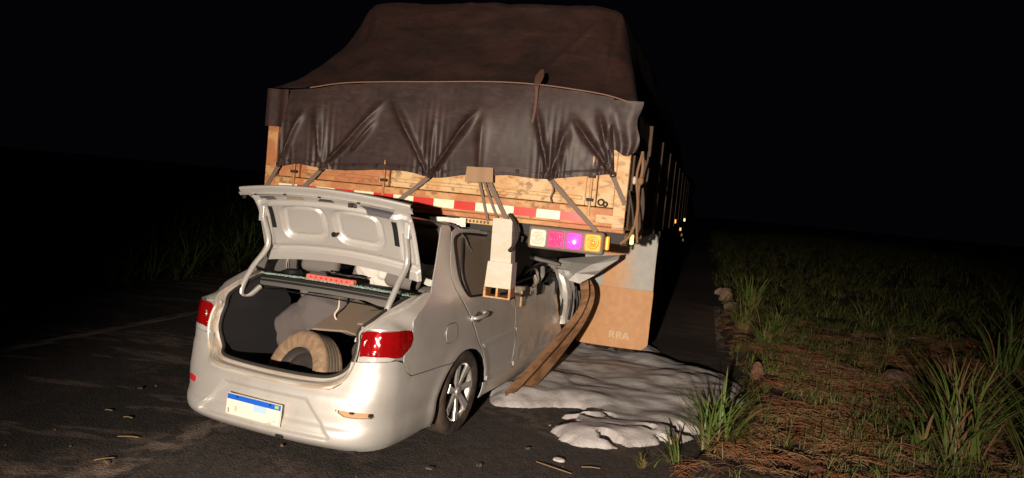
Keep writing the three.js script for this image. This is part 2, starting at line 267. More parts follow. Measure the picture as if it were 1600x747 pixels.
{ // white box-section support that hangs from the tailgate sill beside the car door
  const prof = (x0, x1, y, z0, z1) => [V(x0, y, z1), V(x1, y, z1), V(x1, y, z0), V(x0, y, z0)];
  const box = (a, b) => { const g = grid(4, 1, (u, v) => { const r = v < 0.5 ? a : b; return r[Math.round(u * 4) % 4].clone(); }); return toCreasedNormals(g.toNonIndexed(), 0.3); };
  const z0 = -5.10, z1 = -4.985;
  const post = tp('support_post', [box(prof(-1.460, -1.318, 1.52, z0, z1), prof(-1.452, -1.300, 1.21, z0, z1))], mWhite);
  tp('post_sleeve', [box(prof(-1.464, -1.286, 1.212, z0 - 0.01, z1 + 0.012), prof(-1.474, -1.282, 1.030, z0 - 0.01, z1 + 0.012)), grid(1, 1, (u, v) => V(lerp(-1.464, -1.286, u), 1.212, lerp(z0 - 0.01, z1 + 0.012, v))), grid(1, 1, (u, v) => V(lerp(-1.474, -1.282, u), 1.03, lerp(z0 - 0.01, z1 + 0.012, v)))], mWhite, post);
  tp('post_foot', [bx(-1.478, -1.462, 0.955, 1.028, z0, z1 + 0.01), bx(-1.296, -1.28, 0.955, 1.028, z0, z1 + 0.01), bx(-1.478, -1.28, 0.955, 0.966, z0, z1 + 0.012), bx(-1.39, -1.375, 0.966, 1.028, z1 - 0.06, z1)], mSill, post);
  tp('post_bolt', new THREE.CylinderGeometry(0.018, 0.018, 0.02, 6).rotateZ(Math.PI / 2).translate(-1.292, 1.42, -5.04), mChassis, post);
  tp('coil_hose', tube([[-1.335, 1.56, -4.95], [-1.285, 1.50, -4.94], [-1.262, 1.42, -4.95], [-1.285, 1.34, -4.95], [-1.315, 1.30, -4.97]], 0.013), mRubber, post);
  const pl = tp('sill_plate', bx(-1.72, -1.47, 1.462, 1.497, -5.06, -5.02, 0.004), mCream);
  for (let i = 0; i < 8; i++) tp('stencil_mark', bx(-1.70 + i * 0.027, -1.685 + i * 0.027, 1.47, 1.488, -5.0205, -5.018), std(0.12, 0.07, 0.03), pl);
}
{ // mudflap: grey upper sheet under an ochre lower sheet with pressed lettering
  const mGrey = std(1, 1, 1, 0.55, { map: tex(256, 256, (u, v) => { const t = sm(0.40, 0.10, u + 0.12 * (fbm(u * 4, v * 4, 3, 4) - 0.5) + 0.05 * (fbm(u * 30, v * 30, 8, 3) - 0.5)), n = 0.94 + 0.2 * (fbm(u * 20, v * 20, 5, 3) - 0.5); return [n * lerp(0.40, 0.62, t), n * lerp(0.40, 0.33, t), n * lerp(0.38, 0.15, t)]; }) });
  const mOchre = std(1, 1, 1, 0.6, { map: tex(256, 256, (u, v) => { const a = fbm(u * 4, v * 4, 9, 4), n = 0.93 + 0.25 * (fbm(u * 24, v * 20, 2, 3) - 0.5); return [n * lerp(0.55, 0.64, a), n * lerp(0.28, 0.33, a), n * lerp(0.115, 0.15, a)]; }) });
  const bow = (x, y) => -7.80 + 0.03 * Math.sin((x + 1.2) * 4) + 0.05 * (1.4 - y) * (1.4 - y) * 0.5;
  const sheet = (x0, x1, y0, y1, dz, cut) => { const o = smooth([[x0, y1], [x0, lerp(y0, y1, 0.5)], [x0, y0], [(x0 + x1) / 2, y0], [x1 - cut, y0 + 0.004], [x1, y0 + cut], [x1, lerp(y0, y1, 0.5)], [x1, y1], [(x0 + x1) / 2, y1]], 160, 0.05); return panel([o], (x, y, off) => V(x, y, bow(x, y) + dz + off), 0.03, 0.012); };
  const up = tp('mudflap', sheet(-1.22, -0.478, 0.74, 1.42, 0, 0.01), mGrey);
  const lo = tp('mudflap_lower', sheet(-1.22, -0.468, 0.20, 0.825, 0.016, 0.06), mOchre);
  tp('edge_trim', tube([[-0.478, 1.40, bow(-0.478, 1.4)], [-0.482, 1.1, bow(-0.48, 1.1)], [-0.478, 0.83, bow(-0.478, 0.83)]], 0.008), std(0.5, 0.47, 0.42, 0.6), up);
  const font = await new FontLoader().loadAsync('fonts/droid/droid_sans_bold.typeface.json');
  const tg = new TextGeometry('RRA', { font, size: 0.075, depth: 0.004, curveSegments: 3, bevelEnabled: false }); tg.computeBoundingBox();
  const tw = tg.boundingBox.max.x; tg.scale(0.225 / tw, 1, 1).translate(-0.885, 0.295, bow(-0.78, 0.33) + 0.0165);
  const mLet = std(0.62, 0.47, 0.30, 0.55);
  tp('lettering', tg, mLet, lo);
  const fr = [[-1.13, 0.272, -0.635, 0.276], [-0.639, 0.276, -0.635, 0.393], [-1.13, 0.393, -0.635, 0.397]].map(([a, b, c, d]) => bx(a, c, b, d, bow((a + c) / 2, (b + d) / 2) + 0.015, bow((a + c) / 2, (b + d) / 2) + 0.0185)); tp('letter_frame', fr, std(0.60, 0.36, 0.18, 0.6), lo);
}
{ // dual wheels
  const prof = (r, w) => [[r * 0.54, -w / 2 + 0.02], [r * 0.62, -w / 2], [r * 0.86, -w / 2 - 0.01], [r * 0.96, -w / 2 + 0.012], [r, -w / 2 + 0.04], [r, -w / 2 + 0.065], [r - 0.012, -w / 2 + 0.068], [r - 0.012, -w / 2 + 0.08], [r, -w / 2 + 0.083], [r, -0.012], [r - 0.012, -0.01], [r - 0.012, 0.01], [r, 0.012], [r, w / 2 - 0.083], [r - 0.012, w / 2 - 0.08], [r - 0.012, w / 2 - 0.068], [r, w / 2 - 0.065], [r, w / 2 - 0.04], [r * 0.96, w / 2 - 0.012], [r * 0.86, w / 2 + 0.01], [r * 0.62, w / 2], [r * 0.54, w / 2 - 0.02]].map(p => new THREE.Vector2(...p));
  const tg = new THREE.LatheGeometry(prof(0.51, 0.27), 48).rotateZ(Math.PI / 2), rg = merge([new THREE.CylinderGeometry(0.28, 0.28, 0.2, 28, 1, true).rotateZ(Math.PI / 2), new THREE.CircleGeometry(0.28, 28).rotateY(Math.PI / 2).translate(0.02, 0, 0)]);
  for (const z of [-8.45, -9.70, -10.95]) for (const x of [-1.06, -0.74, -3.14, -2.82]) { const w = tp('wheel', tg.clone().translate(x, 0.51, z), mTyre); tp('rim', rg.clone().translate(x, 0.51, z), mChassis, w); }
  for (const z of [-8.45, -9.70, -10.95]) tp('axle', bx(-3.2, -0.7, 0.44, 0.58, z - 0.07, z + 0.07, 0.02), mChassis);
  tp('inner_mudflap', bx(-3.4, -2.68, 0.25, 1.4, -7.83, -7.8), mRubber);
}
// second trailer of the combination and the tractor far ahead, hardly more than an outline
{
  const t2 = thing('cargo_trailer', 'leading trailer of the truck combination ahead of the tailgate trailer', 'trailer', [-1.94, 0, -22]);
  part('load_body', bx(-1.38, 1.38, 1.45, 2.35, -4.3, 3.8, 0.02), mSide, t2); part('chassis', bx(-0.5, 0.5, 1.0, 1.4, -4.3, 3.8), mChassis, t2);
  for (const z of [-2.4, -1.2]) for (const x of [-1.05, 1.05]) part('wheel', new THREE.CylinderGeometry(0.5, 0.5, 0.55, 28).rotateZ(Math.PI / 2).translate(x, 0.5, z), mTyre, t2);
  const tc = thing('truck_tractor', 'dark truck cab at the head of the trailers', 'truck', [-1.94, 0, -29]);
  part('cab', bx(-1.2, 1.2, 0.9, 3.0, -2.2, 0, 0.12), mSide, tc); part('frame', bx(-0.5, 0.5, 0.7, 1.0, -2.2, 3.2), mChassis, tc);
  for (const z of [-1.2, 2.0]) for (const x of [-1.0, 1.0]) part('wheel', new THREE.CylinderGeometry(0.5, 0.5, 0.4, 28).rotateZ(Math.PI / 2).translate(x, 0.5, z), mTyre, tc);
  for (const [x, y] of [[1.2, 2.6], [1.2, 1.6]]) part('mirror', bx(x + 0.02, x + 0.2, y - 0.15, y + 0.15, -2.1, -2.0, 0.02), mBlack, tc);
}

// ---------------------------------------------------------------- tarpaulin over the load
const tarpTex = tex(1024, 512, (u, v) => {
  const a = fbm(u * 9, v * 7, 3, 4), b = fbm(u * 60, v * 50, 5, 3), w = 0.5 + 0.5 * Math.sin(u * 900) * Math.sin(v * 700), n = 0.75 + 0.6 * (b - 0.5) + 0.08 * w, t = sm(0.3, 0.7, a);
  return [n * lerp(0.026, 0.045, t), n * lerp(0.0095, 0.016, t), n * lerp(0.0075, 0.012, t)];
});
const flapTex = tex(1024, 256, (u, v) => {
  const a = fbm(u * 12, v * 5, 8, 4), b = fbm(u * 90, v * 30, 6, 3), n = 0.8 + 0.5 * (b - 0.5), t = sm(0.35, 0.7, a), sc = sm(0.66, 0.72, fbm(u * 22 + v * 5, v * 22, 4, 3));
  return [n * lerp(0.034, 0.050, t) + sc * 0.010, n * lerp(0.0195, 0.028, t) + sc * 0.007, n * lerp(0.018, 0.026, t) + sc * 0.006];
});
const mTarp = std(1, 1, 1, 0.75, { map: tarpTex }), mFlap = phy(1, 1, 1, 0.5, { map: flapTex, specularIntensity: 0.7 });
const tarp = thing('tarpaulin', 'dark brown tarpaulin draped over the trailer load with a lower rear flap', 'tarpaulin', [-1.94, 2.33, TZ]);
const ta = (n, g, m, par = tarp) => { const gg = Array.isArray(g) ? merge(g) : norm(g); gg.translate(1.94, -2.33, -TZ); return part(n, gg, m, par); };
const ropePts = [[-3.36, 2.30], [-2.989, 2.343], [-2.724, 2.391], [-2.413, 2.417], [-2.01, 2.439], [-1.574, 2.463], [-1.246, 2.463], [-0.971, 2.443], [-0.747, 2.417], [-0.568, 2.372], [-0.50, 2.34]];
const pl1 = (pts, x) => { for (let i = 0; i < pts.length - 1; i++) if (x <= pts[i + 1][0]) { const t = clamp((x - pts[i][0]) / (pts[i + 1][0] - pts[i][0])), f = t * t * (3 - 2 * t); return lerp(pts[i][1], pts[i + 1][1], lerp(t, f, 0.5)); } return pts[pts.length - 1][1]; };
{
  const prof = z => {
    const t = clamp((TZ + 0.01 - z) / 0.95), k = Math.pow(t, 0.85), yt = 2.36 + 0.88 * k + 0.10 * sm(-6, -9, z);
    return [[-3.375, 2.04], [-3.375, 2.20], [-3.372, 2.31], [lerp(-3.33, -3.31, k), lerp(2.335, 2.55, k)], [lerp(-3.1, -3.2, k), lerp(2.345, 2.88, k)], [lerp(-2.9, -3.06, k), lerp(2.38, yt - 0.06, k)], [lerp(-2.6, -2.86, k), lerp(2.41, yt, k)], [-2.2, lerp(2.43, yt + 0.02, k)], [-1.6, lerp(2.455, yt + 0.035, k)], [-1.15, lerp(2.455, yt + 0.04, k)], [lerp(-0.9, -0.93, k), lerp(2.43, yt + 0.035, k)], [lerp(-0.68, -0.83, k), lerp(2.40, yt - 0.03, k)], [lerp(-0.56, -0.72, k), lerp(2.36, 2.85, k)], [lerp(-0.52, -0.60, k), lerp(2.345, 2.5, k)], [-0.515, 2.31], [-0.510, 2.20], [-0.510, 2.06]];
  };
  const zs = []; for (let i = 0; i <= 110; i++) { const t = i / 110; zs.push(TZ + 0.012 - 0.95 * Math.min(1, t / 0.42) - 11.2 * Math.pow(Math.max(0, t - 0.42) / 0.58, 1.4)); }
  const cs = zs.map(z => curve(prof(z).map(p => [p[0], p[1], z]), false, 0.4));
  const g = grid(190, 110, (u, v) => {
    const i = Math.round(v * 110), p = cs[i].getPoint(u), z = zs[i]; const q = sm(TZ, TZ - 0.5, z);
    const wr = 0.05 * q * (fbm(p.x * 2.2, p.y * 2.5, z * 1.2, 4) - 0.5) + 0.05 * (fbm(p.x * 7 + p.y * 2, p.y * 2.5, z * 2, 3) - 0.5) * sm(TZ + 0.02, TZ - 0.12, z);
    const rg = 1 - Math.abs(2 * fbm(p.x * 1.7 + p.y * 0.8, p.y * 1.1, z * 0.9, 3) - 1), crs = 0.035 * q * rg * rg * rg * rg;
    const diag = 0.022 * Math.exp(-(((p.x + 1.15 - 0.55 * (p.y - 2.9)) / 0.035) ** 2)) * sm(2.62, 2.75, p.y) * sm(3.15, 3.05, p.y) * q;
    const seam = 0.013 * Math.exp(-(((p.y - 3.02 + 0.10 * (p.x + 1.3) * (p.x + 1.3) * 0.35) / 0.018) ** 2)) * sm(-2.9, -2.4, p.x) * sm(-0.9, -1.1, p.x) * q;
    const fold = 0.03 * Math.exp(-(((p.x + 0.86 - 0.06 * (3.2 - p.y)) / 0.03) ** 2)) * sm(2.4, 2.6, p.y);
    p.z += wr + crs + diag + seam - fold; p.y += 0.6 * wr; p.uv = [(p.x + 3.4) / 3, (p.y - z * 0.8) / 1.6]; return p;
  });
  ta('cover', g, mTarp);
  // rear flap with folds running up from the tie points
  const bot = [[-3.235, 1.752], [-3.213, 1.75], [-3.048, 1.771], [-2.883, 1.757], [-2.85, 1.75], [-2.562, 1.775], [-2.2, 1.79], [-1.977, 1.772], [-1.655, 1.806], [-1.3, 1.835], [-1.086, 1.832], [-0.85, 1.868], [-0.662, 1.898], [-0.645, 1.90]];
  const folds = [[-2.85, 1.75, -2.36, 2.30, 0.030, 0.036], [-2.85, 1.75, -2.93, 2.25, 0.02, 0.04], [-1.977, 1.772, -2.33, 2.33, 0.028, 0.032], [-1.977, 1.772, -1.62, 2.30, 0.042, 0.034], [-1.977, 1.772, -1.98, 2.2, 0.012, 0.05], [-1.60, 1.80, -1.60, 2.30, 0.016, 0.05], [-1.086, 1.832, -1.24, 2.36, 0.026, 0.03], [-1.086, 1.832, -0.98, 2.24, 0.024, 0.05], [-0.66, 1.90, -0.98, 2.28, 0.034, 0.028], [-0.66, 1.90, -0.80, 2.33, 0.028, 0.026], [-0.66, 1.90, -0.69, 2.3, 0.02, 0.02], [-3.2, 1.76, -3.02, 2.2, 0.02, 0.03], [-2.62, 1.9, -2.42, 2.15, 0.018, 0.03]];
  const fg = grid(230, 56, (u, v) => {
    const x = lerp(lerp(-3.235, -3.16, v), lerp(-0.645, -0.70, Math.pow(v, 0.8)), u), yb = pl1(bot, x), ytp = pl1(ropePts, x), y = lerp(yb, ytp, v);
    let d = 0.022 + 0.035 * Math.sin(Math.PI * v) * (0.6 + 0.4 * Math.sin(x * 3.1));
    for (const [ax, ay, bx_, by, am, wd] of folds) { const dx = bx_ - ax, dy = by - ay, L2 = dx * dx + dy * dy, t = ((x - ax) * dx + (y - ay) * dy) / L2, e = Math.abs((x - ax) * dy - (y - ay) * dx) / Math.sqrt(L2); const ew = (e + 0.012 * (fbm(x * 5, y * 7, ax * 3, 2) - 0.5)) / (wd * 0.8 * (0.4 + 0.9 * clamp(t))); d += am * 1.5 * (0.55 * Math.exp(-1.5 * Math.abs(ew)) + 0.45 * Math.exp(-ew * ew)) * sm(-0.02, 0.15, t) * sm(1.05, 0.6, t); }
    for (const tx of [-3.213, -2.85, -1.977, -1.086, -0.66]) { const q = Math.exp(-(((x - tx) / 0.10) ** 2)) * (1 - v) * (1 - v); d += 0.012 * q * Math.sin((x - tx) * 130); }
    d += 0.018 * (fbm(x * 2.5, y * 3, 2, 2) - 0.5) + 0.0025 * (fbm(x * 16, y * 9, 5, 2) - 0.5) + 0.03 * sm(-1.0, -0.75, x) * (fbm(x * 11, y * 9, 9, 2) - 0.5) * sm(2.3, 2.0, y);
    const hem = v < 0.07 ? 0.006 : 0; const p = V(x, y - 0.012 * Math.max(0, Math.sin(x * 9)) * (1 - v), TZ + 0.012 + d + hem); p.uv = [(x + 3.3) / 2.7, v]; return p;
  });
  const fl = ta('rear_flap', [fg, fg.clone().translate(0, 0, -0.004)], mFlap);
  ta('torn_strip', grid(3, 14, (u, v) => V(-1.24 + (u - 0.5) * (0.018 + 0.04 * sm(0.55, 0.8, v) * sm(1.02, 0.85, v)) + 0.012 * Math.sin(v * 4), lerp(2.20, 2.60, v), TZ + 0.078 - 1.3 * Math.max(0, lerp(2.20, 2.60, v) - 2.462))), std(0.10, 0.048, 0.032, 0.8), fl);
  ta('rope', tube(ropePts.slice(1, -1).map(([x, y], i) => [x, y + 0.006, TZ + 0.052]), 0.0045, 80), std(0.22, 0.12, 0.08, 0.85));
  // side overhang at the right edge, gathered
  ta('side_flap', grid(26, 26, (u, v) => { const x = lerp(-0.72, -0.512 + 0.015 * Math.sin(v * 8), u), y = lerp(2.045 + 0.02 * Math.sin(u * 7), 2.395, v); const p = V(x, y, TZ + 0.058 + 0.010 * Math.sin(u * 13 * (1.2 - v) + v * 9) * (1 - v * 0.5) + 0.010 * (fbm(x * 14, y * 10, 3, 2) - 0.5) - 0.015 * u); p.uv = [u * 0.1 + 0.3, v]; return p; }), mFlap);
  ta('side_flap', grid(14, 20, (u, v) => V(lerp(-3.355, -3.17, u), lerp(2.04, 2.325, v), TZ + 0.045 + 0.01 * Math.sin(u * 9))), mTarp);
  for (let i = 0; i < 14; i++) { const x = -3.12 + i * 0.18; ta('hem_eyelet', new THREE.TorusGeometry(0.010, 0.0035, 5, 10).translate(x, pl1(bot, x) + 0.028, TZ + 0.058), mChassis, fl); }
  ta('patch', panel([densify([[-1.686, 1.752], [-1.482, 1.765], [-1.49, 1.868], [-1.68, 1.862]], 0.02)], (x, y, o) => V(x, y, TZ + 0.082 + 0.01 * Math.sin(x * 40) + o), 0.02, 0.006), std(0.30, 0.19, 0.11, 0.8));
  // elastic straps down from the flap's eyelets
  const mStrap = std(0.15, 0.105, 0.08, 0.7);
  const strap = (a, b, w = 0.032) => { const s = ta('strap', bar([a[0], a[1], a[2] ?? TZ + 0.04], [b[0], b[1], b[2] ?? TZ + 0.035], w, 0.006, V(0, 0, 1)), mStrap); const e = ta('eyelet', new THREE.TorusGeometry(0.017, 0.006, 6, 14).translate(a[0], a[1] + 0.01, (a[2] ?? TZ + 0.04) + 0.004), mChassis, s); };
  strap([-1.086, 1.826], [-0.726, 1.497]); strap([-0.655, 1.886], [-0.552, 1.70]); strap([-1.977, 1.766], [-2.28, 1.50]); strap([-2.85, 1.744], [-3.06, 1.52]); strap([-3.213, 1.745], [-3.33, 1.54]);
  strap([-1.595, 1.77], [-1.505, 1.49], 0.02); strap([-1.56, 1.77], [-1.42, 1.48], 0.018); strap([-1.524, 1.77], [-1.344, 1.475], 0.034);
  ta('loose_end', tube([[-1.07, 1.81, TZ + 0.05], [-1.05, 1.75, TZ + 0.05], [-1.065, 1.70, TZ + 0.052], [-1.05, 1.66, TZ + 0.05]], 0.005), mStrap);
}
{ // worn ropes hanging down the corner of the trailer
  const t = thing('hanging_rope', 'frayed tie ropes hanging at the right rear corner of the trailer', 'rope', [-0.5, 1.45, TZ - 0.05]);
  const m = std(0.22, 0.12, 0.065, 0.9);
  part('strand', tube([[0.02, 0.62, 0], [0.035, 0.5, 0.02], [0.02, 0.36, 0.01], [0.03, 0.2, 0.02], [0.0, 0.05, 0.03], [-0.06, -0.02, 0.03]], 0.011), m, t);
  part('strand', tube([[0.02, 0.6, 0.02], [-0.0, 0.45, 0.02], [0.025, 0.28, 0.02], [0.035, 0.12, 0.02], [0.05, 0.0, 0.02]], 0.009), m, t);
  part('strand', tube([[-0.04, 0.35, 0.03], [0.0, 0.2, 0.03], [0.02, 0.05, 0.03]], 0.007), std(0.05, 0.04, 0.035, 0.8), t);
  part('knot', new THREE.SphereGeometry(0.022, 8, 6).scale(1, 1.4, 1).translate(0.03, 0.42, 0.02), m, t); part('float', new THREE.CapsuleGeometry(0.013, 0.03, 4, 8).translate(-0.012, 0.42, 0.03), std(0.5, 0.42, 0.33, 0.6), t);
}

// ---------------------------------------------------------------- the wrecked saloon
// local frame: x to the car's right, y up, z rearwards (w = -z runs forward), origin on the ground under the rear axle
const car = thing('wrecked_car', 'silver four-door saloon with open boot, crushed under the trailer', 'car', [-2.28, 0, -4.85], -6.5 * D2R);
const RC = [[-0.2, -1.125], [0, -1.13], [0.2, -1.125], [0.4, -1.107], [0.57, -1.066], [0.685, -0.985], [0.748, -0.86], [0.768, -0.7], [0.774, -0.5], [0.775, -0.2], [0.775, 0.3], [0.772, 1.0], [0.765, 1.6], [0.75, 2.1], [0.735, 2.6], [0.72, 3.0]];
const CT = []; { const c = curve(RC.map(p => [p[0], 0, p[1]])), n = 1500; let s = 0, pr = null; for (let i = 0; i <= n; i++) { const p = c.getPoint(lerp(1 / (RC.length - 1), 1, i / n)); if (pr) s += Math.hypot(p.x - pr.x, p.z - pr.z); CT.push([s, p.x, p.z]); pr = p; } }
function cont(s) {
  const a = Math.abs(s), sg = s < 0 ? -1 : 1; let lo = 0, hi = CT.length - 2; while (lo < hi) { const m = (lo + hi + 1) >> 1; if (CT[m][0] <= a) lo = m; else hi = m - 1; }
  const A = CT[lo], B = CT[lo + 1], t = (a - A[0]) / (B[0] - A[0]), du = B[1] - A[1], dw = B[2] - A[2], L = Math.hypot(du, dw);
  return { u: sg * lerp(A[1], B[1], t), w: lerp(A[2], B[2], t), nu: sg * dw / L, nw: -du / L };
}
const sW = w => { for (const c of CT) if (c[1] > 0.6 && c[2] >= w) return c[0]; return 3; };
const sU = u => { for (const c of CT) if (c[1] >= u) return c[0]; return 0; };
const pw = (tab, y) => { if (y <= tab[0][0]) return tab[0][1]; for (let i = 1; i < tab.length; i++) if (y <= tab[i][0]) { const a = tab[i - 1], b = tab[i], t = (y - a[0]) / (b[0] - a[0]); return lerp(a[1], b[1], t); } return tab[tab.length - 1][1]; };
const mkProf = tab => { const c = new THREE.CatmullRomCurve3(tab.map(p => V(p[0], p[1], 0)), false, 'centripetal'), pts = c.getPoints(200).map(p => [p.x, p.y]); return y => pw(pts, y); };
const rearP = mkProf([[0.13, -0.10], [0.155, -0.05], [0.19, -0.01], [0.23, 0.0], [0.265, -0.006], [0.29, -0.022], [0.36, -0.026], [0.44, -0.034], [0.475, -0.05], [0.53, -0.075], [0.58, -0.088], [0.66, -0.10], [0.74, -0.118], [0.82, -0.15], [0.88, -0.19], [0.95, -0.26]]);
const sideP = mkProf([[0.12, -0.07], [0.18, -0.03], [0.25, -0.012], [0.33, -0.012], [0.40, -0.006], [0.52, 0.0], [0.58, -0.001], [0.60, -0.006], [0.70, -0.007], [0.80, -0.014], [0.88, -0.027], [0.95, -0.045], [1.02, -0.075], [1.10, -0.105], [1.25, -0.142], [1.46, -0.19]]);
const S1 = sU(0.48), S2 = sW(-0.84);
const archOf = (w, y) => Math.hypot((w - 0.04) / 0.40, (y - 0.25) / 0.35);
function M(s, y, off = 0) {
  const c = cont(s), a = Math.abs(s), k = sm(S1, S2, a); let o = lerp(rearP(y), sideP(y), k) + off;
  if (k > 0.9 && y < 0.75) { const r = archOf(c.w, y); o += 0.009 * Math.exp(-(((r - 1.06) / 0.13) ** 2)); }
  // number-plate recess in the bumper
  const u = Math.abs(c.u); if (k < 0.9 && y < 0.5) { const hw = lerp(0.47, 0.30, clamp((y - 0.225) / 0.185)); o -= 0.022 * sm(hw + 0.012, hw - 0.012, u) * sm(0.205, 0.225, y) * sm(0.425, 0.405, y); }
  return V(c.u + c.nu * o, y, -(c.w + c.nw * o));
}
const dustTex = tex(1024, 512, (u, v) => { const a = fbm(u * 9, v * 7, 2, 5), b = fbm(u * 70, v * 50, 4, 3), t = 0.16 * sm(0.5, 0.75, a) + 0.12 * sm(0.6, 0.75, b) * sm(0.4, 0.6, a); return [lerp(0.60, 0.40, t), lerp(0.585, 0.33, t), lerp(0.565, 0.25, t)]; });
const mSilver = phy(1, 1, 1, 0.44, { map: dustTex, metalness: 0.45, clearcoat: 0.5, clearcoatRoughness: 0.14 });
const mSilverIn = phy(0.60, 0.585, 0.565, 0.44, { metalness: 0.5, clearcoat: 0.3, clearcoatRoughness: 0.3 });
const mTrim = std(0.012, 0.012, 0.013, 0.5), mCarpet = std(0.011, 0.0105, 0.0125, 0.95), mGreyCloth = std(0.17, 0.155, 0.15, 0.95), mPlaster = std(0.60, 0.52, 0.43, 0.8);
const mGlass = phy(0.6, 0.65, 0.62, 0.05, { transmission: 0.0, metalness: 0.0 });
const side = pts => pts.map(([w, y]) => [sW(w), y]);
const mirror = L => L.map(([s, y]) => [-s, y]).reverse();
const shrink = (L, d) => { let cx = 0, cy = 0; const a = densify(L, 0.02), n = a.length; let area = 0; for (let i = 0; i < n; i++) { const p = a[i], q = a[(i + 1) % n]; area += p[0] * q[1] - q[0] * p[1]; } const sg = area > 0 ? 1 : -1; return a.map((p, i) => { const q = a[(i + 1) % n], r = a[(i - 1 + n) % n], dx = q[0] - r[0], dy = q[1] - r[1], l = Math.hypot(dx, dy) || 1; return [p[0] - sg * dy / l * d, p[1] + sg * dx / l * d]; }); };
const arch = (a0, a1, n = 22, k = 1) => [...Array(n + 1).keys()].map(i => { const t = lerp(a0, a1, i / n) * D2R; return [0.04 + 0.40 * k * Math.cos(t), 0.25 + 0.35 * k * Math.sin(t)]; });
// --- bumper
const sSlot = [[sU(0.475), 0.388], [sU(0.60), 0.384], [sU(0.69), 0.378], [sU(0.705), 0.365], [sU(0.69), 0.348], [sU(0.60), 0.346], [sU(0.545), 0.350], [sU(0.50), 0.375]];
{
  const halfTop = [[sU(0.44), 0.488], [sU(0.50), 0.525], [sU(0.535), 0.60], [sU(0.545), 0.655], [sU(0.63), 0.662], [sW(-0.86), 0.675], [sW(-0.80), 0.655], [sW(-0.755), 0.585], [sW(-0.72), 0.562], [sW(-0.5), 0.556]];
  const archE = arch(122, 197, 14).map(([w, y]) => [sW(w), y]);
  const right = [[0, 0.474], ...halfTop, ...archE, [sW(-0.36), 0.165], [sW(-0.6), 0.150], [sU(0.5), 0.135]];
  const L = [...right.map(p => [p[0], p[1]]), [0, 0.133], ...right.slice(1).reverse().map(([s, y]) => [-s, y])];
  const b = part('rear_bumper', panel([densify(shrink(L, 0.0015), 0.02), sSlot], M, 0.008, 0.022), mSilver, car);
  // lower roll of the bumper
  part('bumper_underside', panel([densify([[-sW(-0.7), 0.135], [sW(-0.7), 0.135], [sW(-0.7), 0.155], [-sW(-0.7), 0.155]], 0.03)], (s, y, o) => M(s, 0.15, -0.03 - (0.155 - y) * 4 + o), 0.02, 0), mTrim, car);
  part('lamp_pocket', panel([densify([[sU(0.45), 0.32], [sW(-0.95), 0.32], [sW(-0.95), 0.405], [sU(0.45), 0.405]], 0.02)], (s, y, o) => M(s, y, -0.022 + o), 0.012, 0), std(0.42, 0.25, 0.14, 0.7), b);
  for (const [s, y] of [[sU(0.59), 0.378], [sU(0.685), 0.362]]) part('clip', bx(-0.012, 0.012, -0.009, 0.009, -0.01, 0.012, 0.003).applyMatrix4(new THREE.Matrix4().makeTranslation(...M(s, y, -0.014).toArray())), mTrim, b);
  const sr = [[-sU(0.565), 0.388], [-sU(0.63), 0.392], [-sU(0.655), 0.378], [-sU(0.65), 0.358], [-sU(0.58), 0.352], [-sU(0.56), 0.365]];
  part('red_reflector', panel([smooth(sr, 40)], M, 0.008, 0.004, 0.004), phy(0.62, 0.03, 0.04, 0.25, { clearcoat: 0.8 }), b);
  part('tow_eye_cover', bx(0.135, 0.18, 0.168, 0.19, 1.105, 1.128, 0.004), mTrim, b);
}
// --- number plate, characters unreadable
{
  const pt = tex(512, 168, (u, v) => {
    if (v > 0.73) { const e = u > 0.88 && u < 0.965 && v > 0.77 && v < 0.96; if (e) return (Math.abs(v - 0.865) < 0.05 && Math.abs(u - 0.922) < 0.03) ? [0.55, 0.5, 0.1] : [0.1, 0.35, 0.22]; return [0.012, 0.11, 0.60]; }
    const q = vn(u * 11, v * 5, 3), bl = sm(0.82, 0.86, q) * 0.35; const base = [0.80, 0.74, 0.62]; if (u > 0.02 && u < 0.06 && v > 0.08 && v < 0.3 && vn(u * 150, v * 40) > 0.5) return [0.1, 0.1, 0.1];
    if (u > 0.50 && u < 0.74 && v > 0.4) return [0.42, 0.60, 0.78];
    return base.map(c => c * (1 - bl));
  });
  const t = part('number_plate', new RoundedBoxGeometry(0.40, 0.130, 0.006, 2, 0.006), std(0.75, 0.7, 0.6, 0.4), car); t.position.set(-0.035, 0.300, 1.122); t.rotation.x = -0.05; t.rotation.z = -0.012;
  const f = part('plate_face', grid(1, 1, (u, v) => V(lerp(-0.196, 0.196, u), lerp(-0.062, 0.062, v), 0.0036)), std(1, 1, 1, 0.35, { map: pt }), t);
  const rim = []; for (const [a, b, c, d] of [[-0.197, 0.197, 0.060, 0.063], [-0.197, 0.197, -0.063, -0.060], [-0.198, -0.195, -0.06, 0.06], [0.195, 0.198, -0.06, 0.06]]) rim.push(bx(a, b, c, d, 0.002, 0.0055)); part('plate_rim', rim, std(0.5, 0.46, 0.4, 0.4), t);
  for (const x of [-0.12, 0.12]) part('plate_screw', new THREE.CylinderGeometry(0.006, 0.006, 0.004, 8).rotateX(Math.PI / 2).translate(x, 0.05, 0.005), mTrim, t);
}
